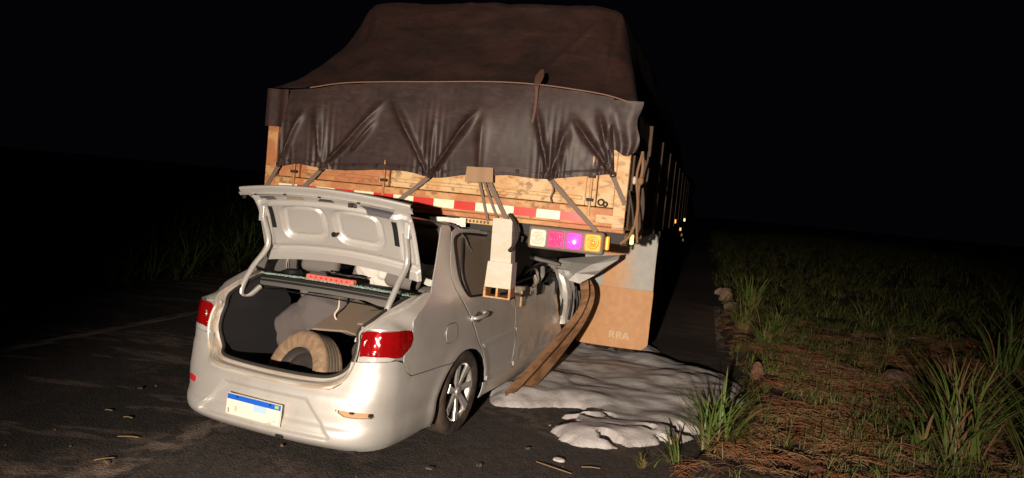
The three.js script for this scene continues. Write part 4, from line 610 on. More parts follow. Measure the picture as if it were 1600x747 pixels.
// --- torn front end: crumpled wing, scuttle, pillar stumps, dashboard dark mass
{
  const L = (x, y, z) => V(x + 2.28, y, z + 4.85).applyAxisAngle(V(0, 1, 0), 6.5 * D2R);
  const WP = [[-1.353, 1.114, -6.98], [-1.084, 1.166, -6.95], [-0.758, 1.226, -6.88], [-0.761, 1.186, -6.84], [-0.940, 1.032, -6.70], [-1.082, 0.935, -6.72], [-1.190, 0.950, -6.74], [-1.267, 1.010, -6.85], [-0.994, 1.119, -6.80], [-0.920, 1.069, -6.78], [-1.125, 1.024, -6.74], [-1.202, 1.108, -6.88]]; // corners of the creased sheet, in metres
  const WT = [[0, 11, 7], [0, 1, 11], [11, 1, 8], [11, 8, 10], [11, 10, 7], [1, 2, 8], [8, 2, 3], [8, 3, 9], [8, 9, 10], [9, 3, 4], [10, 9, 4], [10, 4, 5], [10, 5, 6], [10, 6, 7]];
  const wing = new THREE.BufferGeometry(); wing.setAttribute('position', new THREE.Float32BufferAttribute(WT.flat().flatMap(k => L(...WP[k]).toArray()), 3)); wing.computeVertexNormals();
  const fold = g => toCreasedNormals(g.toNonIndexed(), 0.25);
  part('torn_wing', [wing, wing.clone().translate(0, 0.004, -0.008)], mSilverIn, car);
  part('roof_scrap', fold(crumple(grid(12, 5, (u, v) => L(lerp(-1.93, -1.66, u), lerp(1.425, 1.485, v) + 0.01 * u, -5.0 + 0.02 * v)), 0.012, 9, 3)), std(0.75, 0.70, 0.66, 0.6), car);
  part('wing_fold', fold(crumple(loft([[[0.72, 1.06, -2.05], [0.78, 0.9, -2.06], [0.80, 0.72, -2.10], [0.80, 0.52, -2.14]], [[0.78, 1.04, -2.02], [0.83, 0.88, -2.05], [0.84, 0.70, -2.10], [0.83, 0.52, -2.14]], [[0.84, 1.02, -2.12], [0.865, 0.88, -2.16], [0.87, 0.70, -2.2], [0.86, 0.55, -2.2]]], 14, 6), 0.03, 7, 6)), mSilver, car);
  part('wing_fold', fold(crumple(loft([[[0.86, 0.86, -2.2], [0.90, 0.72, -2.24], [0.90, 0.58, -2.26]], [[0.93, 0.84, -2.22], [0.94, 0.70, -2.26], [0.93, 0.60, -2.28]]], 10, 5), 0.02, 10, 9)), std(0.07, 0.06, 0.055, 0.5), car);
  for (const [a, b] of [[[0.80, 0.60, -2.08], [0.80, 0.98, -2.04]], [[0.87, 0.56, -2.14], [0.86, 0.92, -2.14]], [[0.92, 0.62, -2.2], [0.89, 0.88, -2.2]]]) part('torn_edge', tube([a, [(a[0] + b[0]) / 2 + 0.02, (a[1] + b[1]) / 2, a[2] + 0.02], b], 0.012), mTrim, car);
  part('dashboard', crumple(new THREE.SphereGeometry(0.5, 40, 24).scale(1.25, 0.5, 0.42).translate(0.1, 0.86, -2.0), 0.06, 5, 2), mTrim, car);
  part('steering_wheel', new THREE.TorusGeometry(0.17, 0.018, 8, 30).rotateX(-0.5).translate(0.50, 0.97, -1.60), mTrim, car);
  for (const [pts, rr, m] of [[[[0.66, 0.93, -1.02], [0.66, 1.05, -1.15], [0.62, 1.12, -1.35], [0.64, 1.08, -1.6]], 0.03, mTrim], [[[0.69, 0.95, -1.28], [0.70, 1.02, -1.34], [0.66, 1.08, -1.5], [0.68, 1.12, -1.75], [0.72, 1.13, -2.0]], 0.022, mTrim], [[[0.60, 1.22, -1.2], [0.70, 1.16, -1.5], [0.72, 1.12, -1.8], [0.74, 1.08, -2.05]], 0.02, mSilverIn], [[[0.71, 0.93, -1.55], [0.73, 1.0, -1.63], [0.70, 1.06, -1.72]], 0.022, mSilverIn]]) part('bent_pillar', tube(pts, rr, 24), m, car);
  part('pillar_trim', crumple(grid(16, 16, (u, v) => V(0.735 + 0.02 * Math.sin(v * 3), lerp(0.92, 1.02, v), -lerp(1.28, 1.42, u) - 0.05 * v)), 0.02, 14, 3), mPlaster, car);
  part('torn_lining', crumple(grid(20, 16, (u, v) => V(0.76 + 0.02 * u, lerp(0.925, 0.985, v) - 0.045 * u, -lerp(0.86, 1.22, u))), 0.014, 12, 6), mPlaster, car);
  part('torn_lining', bx(0.785, 0.80, 0.80, 0.93, -1.02, -0.975, 0.006), std(0.45, 0.30, 0.18, 0.8), car);
  part('window_regulator', crumple(grid(14, 10, (u, v) => V(0.78, lerp(0.86, 0.96, v), -lerp(1.34, 1.5, u))), 0.02, 16, 2), mBlack, car);
  part('headliner_scrap', tube([[0.70, 1.00, -1.15], [0.72, 1.08, -1.3], [0.72, 1.06, -1.48], [0.72, 0.97, -1.58]], 0.016), std(0.4, 0.38, 0.35, 0.8), car);
  part('hood', crumple(grid(40, 24, (u, v) => V(lerp(-0.65, 0.75, u), 1.02 - 0.12 * v, -2.1 - 0.6 * v)), 0.08, 3, 12), mSilver, car);
  part('engine_mass', crumple(new RoundedBoxGeometry(1.2, 0.6, 0.6, 8, 0.05).translate(0, 0.6, -2.65), 0.06, 4, 5), mDark, car);
  part('left_door_edge', crumple(grid(20, 24, (u, v) => V(-0.98 + 0.16 * u, lerp(0.88, 1.16, v) - 0.04 * u, -0.02 - 0.1 * Math.sin(v * 3))), 0.03, 7, 15), mSilver, car);
}
// --- things lying in the boot
{
  const at = (x, y, z) => V(x, y, z).applyAxisAngle(V(0, 1, 0), -6.5 * D2R).add(V(-2.28, 0, -4.85));
  const r = 0.295, w = 0.18;
  const prof = [[0.185, -w / 2 + 0.02], [0.20, -w / 2 + 0.004], [0.25, -w / 2 - 0.004], [0.278, -w / 2 + 0.006], [0.291, -w / 2 + 0.02]]; // shoulder, then the grooved tread
  for (let k = 0; k < 5; k++) { const a = -w / 2 + 0.028 + k * 0.0255; prof.push([r, a], [r, a + 0.0165], [r - 0.010, a + 0.0175], [r - 0.010, a + 0.0245]); }
  prof.push([r, w / 2 - 0.034], [0.291, w / 2 - 0.02], [0.278, w / 2 - 0.006], [0.25, w / 2 + 0.004], [0.20, w / 2 - 0.004], [0.185, w / 2 - 0.02]);
  const st = thing('spare_tyre', 'dusty tan spare tyre propped up inside the open boot', 'tyre', at(0.015, 0.42, 0.75).toArray());
  const ax = V(-0.32, 0.33, 0.89).applyAxisAngle(V(0, 1, 0), -6.5 * D2R).normalize(); st.quaternion.setFromUnitVectors(V(0, 1, 0), ax);
  const mDusty = std(1, 1, 1, 0.95, { map: tex(512, 128, (u, v) => { const a = fbm(u * 70, v * 20, 3, 4), t = sm(0.3, 0.7, a), k = sm(0.24, 0.30, v) * sm(0.76, 0.70, v), n = 0.9 + 0.3 * (vn(u * 300, v * 90) - 0.5); return [n * lerp(lerp(0.24, 0.33, t), 0.17, k), n * lerp(lerp(0.165, 0.22, t), 0.135, k), n * lerp(lerp(0.105, 0.14, t), 0.10, k)]; }) });
  const tb = part('tread', toCreasedNormals(new THREE.LatheGeometry(prof.map(p => new THREE.Vector2(...p)), 80).toNonIndexed(), 0.6), mDusty, st); tb.position.y = 0;
  part('wheel_disc', new THREE.LatheGeometry([[0.0, 0.01], [0.08, 0.012], [0.10, 0.035], [0.15, 0.03], [0.175, -0.01], [0.19, 0.05], [0.195, 0.06]].map(p => new THREE.Vector2(...p)), 40), std(0.035, 0.03, 0.028, 0.6), st);
  // grey seat cushion pushed into the boot
  const cu = crumple(new THREE.SphereGeometry(0.2, 60, 40).scale(1.0, 1.05, 0.62), 0.035, 5, 7);
  const c1 = solo('grey_cushion', cu, std(0.115, 0.10, 0.10, 0.95), 'rumpled grey cloth bundle behind the spare tyre in the boot', 'bundle'); c1.position.copy(at(-0.21, 0.70, 0.22)); c1.rotation.y = 0.3;
  const c2 = solo('grey_cushion', crumple(new THREE.SphereGeometry(0.2, 60, 40).scale(0.85, 0.9, 0.5), 0.035, 6, 17), std(0.10, 0.085, 0.085, 0.95), 'smaller dark grey cloth bundle at the left of the boot', 'bundle'); c2.position.copy(at(-0.36, 0.60, 0.30)); c2.rotation.y = 0.5;
  const bd = (pts, lab, col) => { const o = solo('lining_board', panel([densify(pts, 0.03)], (x, z, o2) => at(x, 0, z).add(V(0, (0.78 - 0.02 * Math.sin(x * 6)) + (z - 0.45) * -0.32 + 0.06 * (x - 0.2) + o2, 0)), 0.03, 0.012), std(...col, 0.85), lab, 'board'); return o; };
  bd([[-0.02, 0.16], [0.30, 0.26], [0.52, 0.30], [0.40, 0.62], [0.18, 0.56], [-0.04, 0.62]], 'flat grey-brown lining board lying behind the spare tyre', [0.23, 0.175, 0.13]);
  const b2 = solo('lining_board', panel([densify([[0.22, 0.42], [0.55, 0.34], [0.55, 0.60], [0.40, 0.64], [0.30, 0.62]], 0.03)], (x, z, o2) => at(x, 0.855 + (x - 0.3) * 0.12 - (z - 0.4) * 0.25 + o2, z), 0.03, 0.010), std(0.27, 0.21, 0.155, 0.85), 'tilted tan board at the right edge of the boot under the hinge', 'board');
  const cable = solo('loose_cable', tube([at(0.02, 0.90, 0.42), at(0.04, 0.84, 0.45), at(0.02, 0.79, 0.46), at(0.05, 0.745, 0.46)], 0.006), std(0.6, 0.52, 0.44, 0.7), 'short pale cable dangling above the grey bundle in the boot', 'cable');
  const jug = thing('plastic_container', 'dark plastic container tucked beside the spare tyre', 'container', at(0.40, 0.36, 0.62).toArray()); part('body', new THREE.CapsuleGeometry(0.085, 0.14, 6, 18).rotateZ(0.3).translate(0, 0.2, 0), phy(0.10, 0.085, 0.08, 0.4), jug); part('cap', new THREE.CylinderGeometry(0.03, 0.03, 0.03, 14).rotateZ(0.3).translate(-0.06, 0.37, 0), mTrim, jug); part('handle', new THREE.TorusGeometry(0.05, 0.008, 6, 16, Math.PI).translate(-0.03, 0.33, 0.03), mSilverIn, jug);
}

// ---------------------------------------------------------------- bent underrun beam torn from the trailer
{
  const t = thing('steel_beam', 'bent rusty brown steel channel torn loose beside the car, one end on the ground', 'beam', [-1.36, 0, -5.7]);
  const path = curve([[-1.372, 0.055, -5.70], [-1.30, 0.16, -6.00], [-1.215, 0.30, -6.38], [-1.13, 0.46, -6.72], [-1.055, 0.62, -6.93], [-1.03, 0.76, -7.02], [-1.06, 0.88, -7.10], [-1.12, 0.95, -7.18]].map(p => [p[0] + 1.36, p[1], p[2] + 5.7]));
  const chan = [[-0.052, 0.070], [-0.052, -0.070], [0.040, -0.070], [0.040, -0.060], [-0.043, -0.060], [-0.043, 0.060], [0.040, 0.060], [0.040, 0.070]]; // channel section, web and two flanges
  const N = 70, fr = (u) => { const p = path.getPoint(u), d = path.getTangent(u); const s = V(0.92, 0.1, 0.38).addScaledVector(d, -d.dot(V(0.92, 0.1, 0.38))).normalize(); return [p, s, s.clone().cross(d).normalize()]; };
  const g = grid(chan.length, N, (u, v) => { const c = chan[Math.round(u * chan.length) % chan.length], [p, s, up] = fr(v), k = 1 - 0.25 * Math.exp(-(((v - 0.62) / 0.12) ** 2)); return p.clone().addScaledVector(s, c[0] * k).addScaledVector(up, 0.85 * c[1] * (1 + 0.10 * Math.sin(v * 9))); });
  const m = std(1, 1, 1, 0.75, { map: tex(256, 256, (u, v) => { const a = fbm(u * 5, v * 12, 4, 4), b = fbm(u * 20, v * 50, 6, 3), t = sm(0.4, 0.65, 0.6 * a + 0.4 * b); return [lerp(0.36, 0.20, t), lerp(0.195, 0.10, t), lerp(0.10, 0.05, t)]; }) });
  part('channel', toCreasedNormals(g.toNonIndexed(), 0.5), m, t);
  part('weld_tab', bar([0.16, 0.36, -0.72], [0.27, 0.56, -1.1], 0.03, 0.008), mChassis, t);
}
// ---------------------------------------------------------------- extinguishing foam on the asphalt
{
  const out = smooth([[-1.0, -5.40], [-0.86, -5.12], [-0.70, -5.02], [-0.46, -5.10], [-0.2, -5.28], [-0.02, -5.45], [0.12, -5.8], [0.26, -6.3], [0.44, -6.9], [0.52, -7.45], [0.38, -7.95], [0.05, -8.15], [-0.20, -8.4], [-0.42, -8.9], [-0.7, -9.2], [-1.2, -9.2], [-1.8, -8.6], [-1.9, -7.4], [-1.75, -6.3], [-1.55, -5.65], [-1.35, -5.60], [-1.12, -5.78], [-0.86, -5.90], [-0.76, -5.80], [-0.95, -5.62]], 260);
  const dist = (x, z) => { const n = nearest([out], x, z), d = Math.hypot(n[0] - x, n[1] - z); return inLoops([out], x, z) ? d : -d; };
  const cell = 0.022, x0 = -2.05, z0 = -9.5, nx = 125, nz = 210, hh = [];
  for (let j = 0; j <= nz; j++) for (let i = 0; i <= nx; i++) {
    const x = x0 + i * cell, z = z0 + j * cell, d = dist(x, z) + 0.16 * (fbm(x * 5, z * 5, 2, 3) - 0.5);
    const bub = 0.05 * Math.pow(fbm(x * 2.2, z * 2.6, 5, 2), 1.2) + 0.010 * fbm(x * 6, z * 8, 7, 2) + 0.0008 * vn(x * 40, z * 40);
    const hole = sm(0.46, 0.40, fbm(x * 4.1 + 3, z * 6.0, 11, 3)) * sm(-6.0, -5.6, z) * sm(0.35, 0.1, Math.abs(d));
    hh.push(d > 0 ? (0.012 + bub * sm(0, 0.22, d) * 1.9 + 0.02 * sm(0, 0.05, d)) * (1 - hole * 1.4) : -0.02 + d * 0.3);
  }
  const g = new THREE.BufferGeometry(), pos = [], uv = [], idx = [], id = new Int32Array(hh.length).fill(-1);
  const get = k => { if (id[k] < 0) { id[k] = pos.length / 3; const i = k % (nx + 1), j = (k / (nx + 1)) | 0; pos.push(x0 + i * cell, Math.max(hh[k], -0.01), z0 + j * cell); uv.push(i * cell, j * cell); } return id[k]; };
  for (let j = 0; j < nz; j++) for (let i = 0; i < nx; i++) { const a = j * (nx + 1) + i, b = a + 1, c = a + nx + 1, d = c + 1; if (Math.max(hh[a], hh[b], hh[c], hh[d]) > 0) { const A = get(a), B = get(b), C = get(c), Dd = get(d); idx.push(A, C, B, B, C, Dd); } }
  g.setAttribute('position', new THREE.Float32BufferAttribute(pos, 3)); g.setAttribute('uv', new THREE.Float32BufferAttribute(uv, 2)); g.setIndex(idx); g.computeVertexNormals();
  const ft = tex(512, 512, (u, v) => { const a = fbm(u * 7, v * 7, 3, 4), b = vn(u * 160, v * 160), t = sm(0.42, 0.68, a) * 0.55, n = 0.94 + 0.12 * (b - 0.5); return [n * lerp(0.56, 0.30, t), n * lerp(0.535, 0.255, t), n * lerp(0.54, 0.24, t)]; });
  const fb = tex(256, 256, (u, v) => { const a = 0.5 * vn(u * 90, v * 90) + 0.5 * fbm(u * 30, v * 30, 2, 3); return [a, a, a]; }, false);
  solo('fire_foam', g, std(1, 1, 1, 0.95, { map: ft, bumpMap: rep(fb, 1.6), bumpScale: 0.003 }), 'spread of white extinguishing foam on the asphalt beside the trailer wheels', 'foam', null, 'stuff');
  const fr = rng(31), blobs = [[-0.766, -4.66, 0.020]];
  for (const [x, z, r] of blobs) { const b = solo('foam_blob', crumple(new THREE.SphereGeometry(r, 18, 12).scale(1.7, 0.28, 1.0), 0.010, 16, x * 9), std(0.5, 0.47, 0.45, 0.95), 'small stray blob of white foam apart from the main spread', 'foam'); b.position.set(x, r * 0.25, z); }
}
// ---------------------------------------------------------------- stones and debris
{
  const mk = (x, z, r, sx, sy, sz, col, label, grp, seed, lift = 0.35) => { const o = solo('stone', crumple(new THREE.IcosahedronGeometry(r, 4).scale(sx, sy, sz), r * 0.35, 1.6 / r, seed), std(...col, 0.9), label, 'stone', grp); o.position.set(x, Math.max(hT(x, z), 0) + r * sy * lift, z); o.rotation.y = seed; return o; };
  mk(2.216, -8.99, 0.10, 1.5, 0.8, 1, [0.11, 0.065, 0.045], 'brown rock half sunk among the straw on the verge', null, 3);
  mk(0.64, -7.75, 0.06, 0.8, 1.6, 0.8, [0.16, 0.08, 0.045], 'upright reddish clod at the foam edge of the verge', null, 5, 0.5);
  mk(0.50, -15.1, 0.12, 0.8, 1.2, 1, [0.30, 0.20, 0.14], 'pale boulder at the road edge behind the mudflap, taller of two', null, 7, 0.6);
  mk(0.58, -13.7, 0.10, 1.2, 0.8, 1, [0.26, 0.185, 0.14], 'pale flat stone in the grass just before the taller boulder', null, 9);
  mk(0.42, -16.2, 0.10, 1, 0.9, 1, [0.40, 0.30, 0.23], 'small pale stone beyond the taller boulder at the road edge', null, 11);
  const rr = rng(77); for (let i = 0; i < 14; i++) { const x = lerp(-3.9, -0.3, rr()), z = lerp(-3.0, -5.0, rr()); mk(x, z, 0.004 + 0.006 * rr(), 1, 0.7, 1, [0.12, 0.08, 0.06], 'small loose pebble on the dark asphalt', 'pebbles on the asphalt', 20 + i, 0.7); }
  const mStraw = std(0.28, 0.19, 0.10, 0.9);
  const sk = (x, z, L, a, lab) => { const t = solo('dry_stalk', tube([[-L / 2, 0.006, 0], [0, 0.012, L * 0.06], [L / 2, 0.006, 0]], 0.003, 10, false, 5), mStraw, lab, 'stalk', 'dry stalks on the asphalt'); t.position.set(x, 0.004, z); t.rotation.y = a; };
  for (const [x, z, L, a] of [[-3.245, -3.674, 0.12, 0.4], [-3.10, -3.34, 0.10, 0.9], [-3.06, -3.31, 0.07, -0.5], [-3.5, -3.95, 0.06, 0.2], [-2.70, -3.15, 0.07, 1.2], [-0.767, -4.50, 0.26, -0.35], [-3.7, -4.0, 0.05, 0.2], [-0.55, -4.62, 0.12, 0.3]]) sk(x, z, L, a, 'short dry straw stalk lying on the asphalt');
  const chip = (x, z, s, c, k) => { const o = solo('plastic_fragment', crumple(new THREE.BoxGeometry(s, 0.01, s * 0.6, 6, 1, 6), 0.008, 14, k), std(...c, 0.5), 'small broken plastic fragment on the asphalt', 'fragment', 'broken fragments on the asphalt'); o.position.set(x, 0.012, z); o.rotation.y = k; };
  [[-1.45, -4.1, 0.04, [0.07, 0.065, 0.06]], [-1.2, -4.3, 0.025, [0.11, 0.10, 0.09]], [-3.3, -4.6, 0.03, [0.08, 0.07, 0.06]], [-3.9, -4.5, 0.025, [0.1, 0.09, 0.075]], [-1.0, -4.75, 0.03, [0.1, 0.1, 0.1]]].forEach((a, i) => chip(...a.slice(0, 3), a[3], i));
}
// ---------------------------------------------------------------- grass
function blade(L, w, lean, az, curl, n = 7, tw = 0) { // one leaf: a folded, tapering strip bending over
  const pos = [], uv = [], idx = [], dir = V(Math.cos(az), 0, Math.sin(az)), sd = V(-Math.sin(az), 0, Math.cos(az)); let p = V(0, 0, 0), ang = lean;
  for (let i = 0; i <= n; i++) { const t = i / n, ww = w * (0.55 + 0.9 * t) * Math.pow(1 - t, 0.6) * (t < 0.999 ? 1 : 0); const s = sd.clone().applyAxisAngle(V(0, 1, 0), tw * t); const nrm = V(0, Math.sin(ang), 0).addScaledVector(dir, -Math.cos(ang)).multiplyScalar(0.25 * ww); pos.push(p.x - s.x * ww, p.y, p.z - s.z * ww, p.x + nrm.x * -1, p.y + nrm.y * -1, p.z + nrm.z * -1, p.x + s.x * ww, p.y, p.z + s.z * ww); uv.push(0, t, 0.5, t, 1, t); ang += curl / n * (0.4 + 1.2 * t); p = p.clone().add(V(0, Math.cos(ang) * L / n, 0)).addScaledVector(dir, Math.sin(ang) * L / n); }
  for (let i = 0; i < n; i++) { const a = i * 3; idx.push(a, a + 1, a + 4, a, a + 4, a + 3, a + 1, a + 2, a + 5, a + 1, a + 5, a + 4); }
  const g = new THREE.BufferGeometry(); g.setAttribute('position', new THREE.Float32BufferAttribute(pos, 3)); g.setAttribute('uv', new THREE.Float32BufferAttribute(uv, 2)); g.setIndex(idx); g.computeVertexNormals(); return g;
}
const leafTex = (a, b, tip) => tex(32, 256, (u, v) => { const n = 0.85 + 0.35 * (vn(u * 14, v * 5, 2) - 0.5), t = sm(0.75, 1, v + 0.2 * (vn(v * 9, 3) - 0.5)); return [0, 1, 2].map(i => n * lerp(lerp(a[i], b[i], v), tip[i], t * 0.6)); });
const mLeafA = std(1, 1, 1, 0.5, { map: leafTex([0.14, 0.16, 0.045], [0.075, 0.165, 0.022], [0.25, 0.18, 0.06]) });
const mLeafB = std(1, 1, 1, 0.55, { map: leafTex([0.20, 0.17, 0.06], [0.11, 0.16, 0.03], [0.33, 0.22, 0.09]) });
const mLeafC = std(1, 1, 1, 0.6, { map: leafTex([0.10, 0.10, 0.03], [0.06, 0.11, 0.02], [0.16, 0.11, 0.04]) });
const mDry = std(0.20, 0.11, 0.055, 0.9), mDry2 = std(0.30, 0.18, 0.09, 0.9);
const place = (o, x, z, s = 1) => { o.position.set(x, hT(x, z) - 0.01, z); o.scale.setScalar(s); };
function tuft(label, x, z, n, L, w, spread, mat, seed, group, bias = null, dry = 0.25) {
  const t = thing('grass_tuft', label, 'grass', [x, Math.max(hT(x, z), -0.01) - 0.015, z], 0, group), r = rng(seed), gs = [], ds = [];
  for (let i = 0; i < n; i++) {
    const az = bias === null ? r() * 6.283 : bias + (r() - 0.5) * 3.4, l = L * (0.45 + 0.6 * r()), dryB = r() < dry, g = blade(l, w * (0.6 + 0.6 * r()), 0.05 + spread * 0.5 * r(), az, spread * (0.4 + 1.1 * r()), 8, (r() - 0.5));
    g.translate((r() - 0.5) * 0.16 * L * 1.6, 0, (r() - 0.5) * 0.16 * L * 1.6); (dryB ? ds : gs).push(g);
  }
  part('leaves', gs, mat, t); if (ds.length) part('dry_leaves', ds, mDry, t); return t;
}
tuft('leafy green grass clump at the foam edge on straw litter', 0.22, -5.40, 150, 0.66, 0.011, 1.15, mLeafA, 11, null, null, 0.15);
tuft('short pale spiky grass tuft on the asphalt edge', -0.24, -4.82, 60, 0.15, 0.004, 0.9, mLeafB, 12);
tuft('low sprawling green blades between the spiky tuft and foam clump', -0.02, -5.02, 26, 0.36, 0.010, 1.5, mLeafA, 13, null, Math.PI, 0.2);
tuft('tall broad-bladed green grass clump right of the straw heap', 2.05, -6.30, 190, 0.95, 0.010, 0.95, mLeafA, 14);
tuft('dense green clump with pale stalks beside the sunken rock', 2.30, -7.3, 100, 0.80, 0.008, 0.8, mLeafB, 15);
tuft('tall green clump at the far right of the verge edge', 2.62, -6.25, 150, 1.0, 0.010, 0.9, mLeafA, 16);
tuft('arching green clump behind the tall right-hand grass', 3.55, -9.9, 60, 0.9, 0.014, 1.0, mLeafA, 17);
tuft('bright upright green tuft beside the pale boulder', 0.82, -12.6, 80, 0.78, 0.016, 0.7, mLeafA, 18, null, null, 0.1);
tuft('yellow-green tuft drooping over the road edge near the mudflap', 0.62, -10.6, 110, 0.55, 0.012, 1.2, mLeafB, 19);
tuft('small green tuft between foam and upright tuft', 0.85, -9.7, 90, 0.5, 0.010, 1.1, mLeafA, 20);
tuft('spreading tuft on the raised edge above the foam', 1.05, -10.4, 80, 0.55, 0.012, 1.0, mLeafA, 21);
tuft('low yellowish tuft in the middle of the verge', 2.6, -11.0, 40, 0.4, 0.008, 0.9, mLeafB, 22);
tuft('loose tuft behind the straw heap on the verge', 2.9, -12.5, 40, 0.45, 0.009, 0.9, mLeafC, 23);
tuft('broad low leaves at the foot of the tall grass clump', 1.75, -6.25, 22, 0.42, 0.018, 1.3, mLeafA, 24, null, Math.PI * 0.9, 0.15);
for (const [x, z, L, n, sd, lab] of [[5.3, -10.8, 2.0, 90, 31, 'tall drooping reed clump at the edge of the dark verge'], [6.4, -12.2, 2.7, 110, 32, 'taller dark reed clump behind the drooping one'], [7.6, -14.5, 3.0, 110, 33, 'farthest high reed clump against the night sky'], [4.9, -13.5, 1.2, 60, 34, 'low reed clump left of the drooping reeds']]) tuft(lab, x, z, n, L, 0.016, 1.25, mLeafC, sd, null, null, 0.15);
// ground cover nobody could count: short grass, straw litter, the weeds across the road
function scatter(name, geos, mats, n, pick, label, category) {
  const r = rng(name.length * 131 + n), per = geos.map(() => []), mtx = new THREE.Object3D();
  for (let i = 0; i < n; i++) { const p = pick(r); if (!p) continue; const k = Math.floor(r() * geos.length); mtx.position.set(p[0], p[3] ?? hT(p[0], p[1]) - 0.008, p[1]); mtx.rotation.set((r() - 0.5) * 0.5, r() * 6.283, (r() - 0.5) * 0.5); mtx.scale.setScalar(p[2] * (0.6 + 0.8 * r())); mtx.updateMatrix(); per[k].push(mtx.matrix.clone()); }
  geos.forEach((g, k) => { const im = new THREE.InstancedMesh(g, mats[k % mats.length], per[k].length); per[k].forEach((m, i) => im.setMatrixAt(i, m)); im.name = numbered(name); im.castShadow = im.receiveShadow = true; tag(im, label[k % label.length], category, null, 'stuff'); scene.add(im); });
}
const bunch = (seed, n, L, w, spread) => { const r = rng(seed), a = []; for (let i = 0; i < n; i++) { const g = blade(L * (0.5 + 0.7 * r()), w, 0.1 + spread * r() * 0.6, r() * 6.283, spread * (0.4 + r()), 4, r() - 0.5); g.translate((r() - 0.5) * 0.1, 0, (r() - 0.5) * 0.1); a.push(g); } return merge(a); };
const verge = (x0, x1, z0, z1, s, dens) => r => { const x = lerp(x0, x1, r()), z = lerp(z0, z1, r()); if (x < edgeX(z) + 0.03) return null; if (dens && dens(x, z) < r()) return null; return [x, z, s]; };
const strawHeap = (x, z) => Math.max(Math.exp(-(((x - 1.0) / 0.42) ** 2) - (((z + 6.2) / 0.5) ** 2)), 0.8 * Math.exp(-(((x - 1.5) / 0.5) ** 2) - (((z + 8.6) / 0.7) ** 2)), 0.8 * Math.exp(-(((x - 1.35) / 0.35) ** 2) - (((z + 7.5) / 0.35) ** 2)), 0.9 * Math.exp(-(((x - 0.32) / 0.32) ** 2) - (((z + 5.3) / 0.3) ** 2)), 0.7 * Math.exp(-(((x - 2.6) / 0.5) ** 2) - (((z + 10) / 0.8) ** 2)));
scatter('short_grass', [bunch(41, 9, 0.13, 0.0035, 0.9), bunch(42, 9, 0.17, 0.004, 1.1), bunch(43, 8, 0.10, 0.004, 0.9)], [mLeafB, mLeafC, mLeafA], 10500, verge(-0.1, 7.5, -4.0, -22, 1, (x, z) => (0.06 + 1.1 * sm(0.47, 0.66, fbm(x * 0.9, z * 0.9, 4, 3))) * (1 - 0.85 * strawHeap(x, z))), ['short yellow-green grass covering the verge', 'short dull green grass covering the verge', 'fine green grass sprouting across the verge'], 'grass');
scatter('short_grass', [bunch(44, 8, 0.22, 0.007, 1.0), bunch(45, 8, 0.28, 0.008, 1.1)], [mLeafC, mLeafB], 7000, verge(0.3, 16, -14, -70, 1.3), ['rough grass receding along the roadside', 'pale rough grass receding along the roadside'], 'grass');
{ // straw
  const strawG = seed => { const r = rng(seed), a = []; for (let i = 0; i < 13; i++) { const L = 0.06 + 0.20 * r(); a.push(tube([[-L / 2, 0.01 * r(), 0], [0, 0.02 + 0.03 * r(), 0.03 * (r() - 0.5)], [L / 2, 0.012 * r(), 0]], 0.0009 + 0.0009 * r(), 5, false, 4).rotateZ((r() - 0.5) * 0.5).rotateY(r() * 6.28).translate((r() - 0.5) * 0.1, 0.015 * r(), (r() - 0.5) * 0.1)); } return merge(a); };
  scatter('straw_litter', [strawG(51), strawG(52), strawG(53)], [std(0.26, 0.105, 0.05, 0.9), mDry2, std(0.15, 0.07, 0.035, 0.9)], 9500, verge(-0.2, 4.5, -4.0, -13, 1, (x, z) => 0.14 + 1.1 * strawHeap(x, z)), ['reddish dry straw heaped on the verge', 'tan dry straw strewn over the verge', 'dark rotting straw on the verge'], 'straw');
}
scatter('roadside_weeds', [bunch(46, 10, 0.5, 0.010, 0.9), bunch(47, 10, 0.7, 0.012, 1.0)], [mLeafC, mLeafC], 6000, r => { const z = lerp(-2, -45, r()), x = lerp(-7.3, -14, r()); return [x, z, 1]; }, ['dark weeds growing beyond the far side of the road', 'taller dark weeds beyond the far side of the road'], 'weeds');

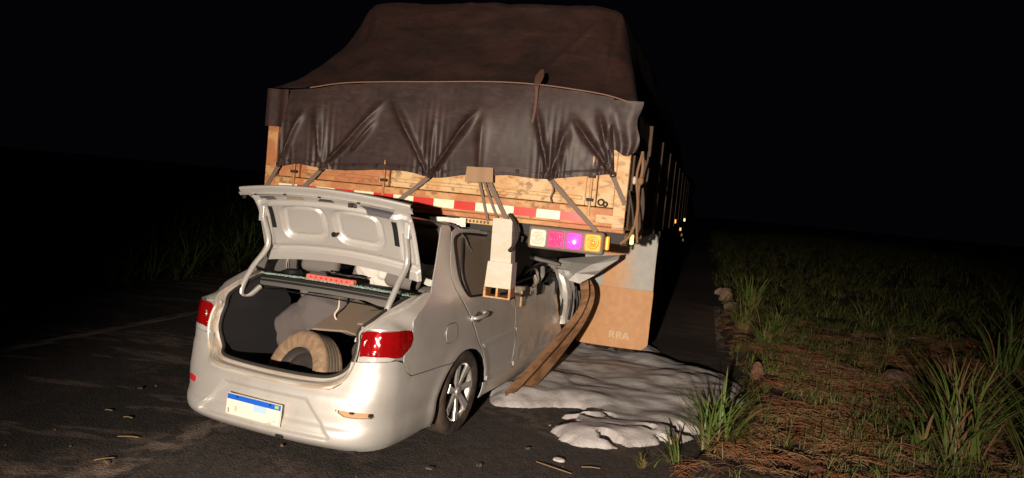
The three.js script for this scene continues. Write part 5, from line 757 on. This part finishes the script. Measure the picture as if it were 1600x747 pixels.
// ---------------------------------------------------------------- rescue floodlight on its tripod, behind the photographer
{
  const [x, y, z] = FLOOD.at, t = thing('tripod_floodlight', 'yellow work floodlight on a tripod shining at the crash', 'floodlight', [x, 0, z]);
  const aim = V(...FLOOD.aim).sub(V(x, y, z)).normalize();
  const mYel = std(0.6, 0.36, 0.03, 0.5);
  part('mast', new THREE.CylinderGeometry(0.018, 0.022, 1.35, 14).translate(0, 1.05, 0.10), mBlack, t);
  for (let k = 0; k < 3; k++) { const a = k * 2.094 + 0.5; part('leg', tube([[0, 0.95, 0.10], [0.28 * Math.cos(a), 0.48, 0.10 + 0.28 * Math.sin(a)], [0.55 * Math.cos(a), 0.015, 0.10 + 0.55 * Math.sin(a)]], 0.013), mBlack, t); }
  part('yoke', tube([[-0.17, y, 0.10], [-0.17, y - 0.12, 0.10], [0, y - 0.14, 0.10], [0.17, y - 0.12, 0.10], [0.17, y, 0.10]], 0.011), mBlack, t);
  const q = new THREE.Quaternion().setFromUnitVectors(V(0, 0, -1), aim), put = g => norm(g).applyQuaternion(q).translate(0, y, 0.10);
  part('lamp_head', [put(new RoundedBoxGeometry(0.30, 0.22, 0.08, 3, 0.02).translate(0, 0, 0.01)), ...[-0.12, -0.06, 0, 0.06, 0.12].map(k => put(new THREE.BoxGeometry(0.008, 0.19, 0.04).translate(k, 0, 0.06)))], mYel, t);
  part('lamp_glass', put(new THREE.PlaneGeometry(0.12, 0.10).rotateY(Math.PI).translate(0, 0, -0.0335)), std(0.8, 0.8, 0.8, 0.4, { emissive: lin(1, 0.86, 0.70), emissiveIntensity: 4 }), t);
  const s = new THREE.SpotLight(lin(...FLOOD.color), FLOOD.intensity, 0, FLOOD.angle, FLOOD.penumbra, 2);
  s.position.copy(V(0, y, 0.10).addScaledVector(aim, 0.06)); s.target.position.set(FLOOD.aim[0] - x, FLOOD.aim[1], FLOOD.aim[2] - z); s.castShadow = true; s.shadow.radius = 2.2; s.shadow.mapSize.set(2048, 2048); t.add(s, s.target);
}
scene.traverse(o => { if (o.isMesh) { o.castShadow = true; o.receiveShadow = true; } });
renderer.render(scene, camera);
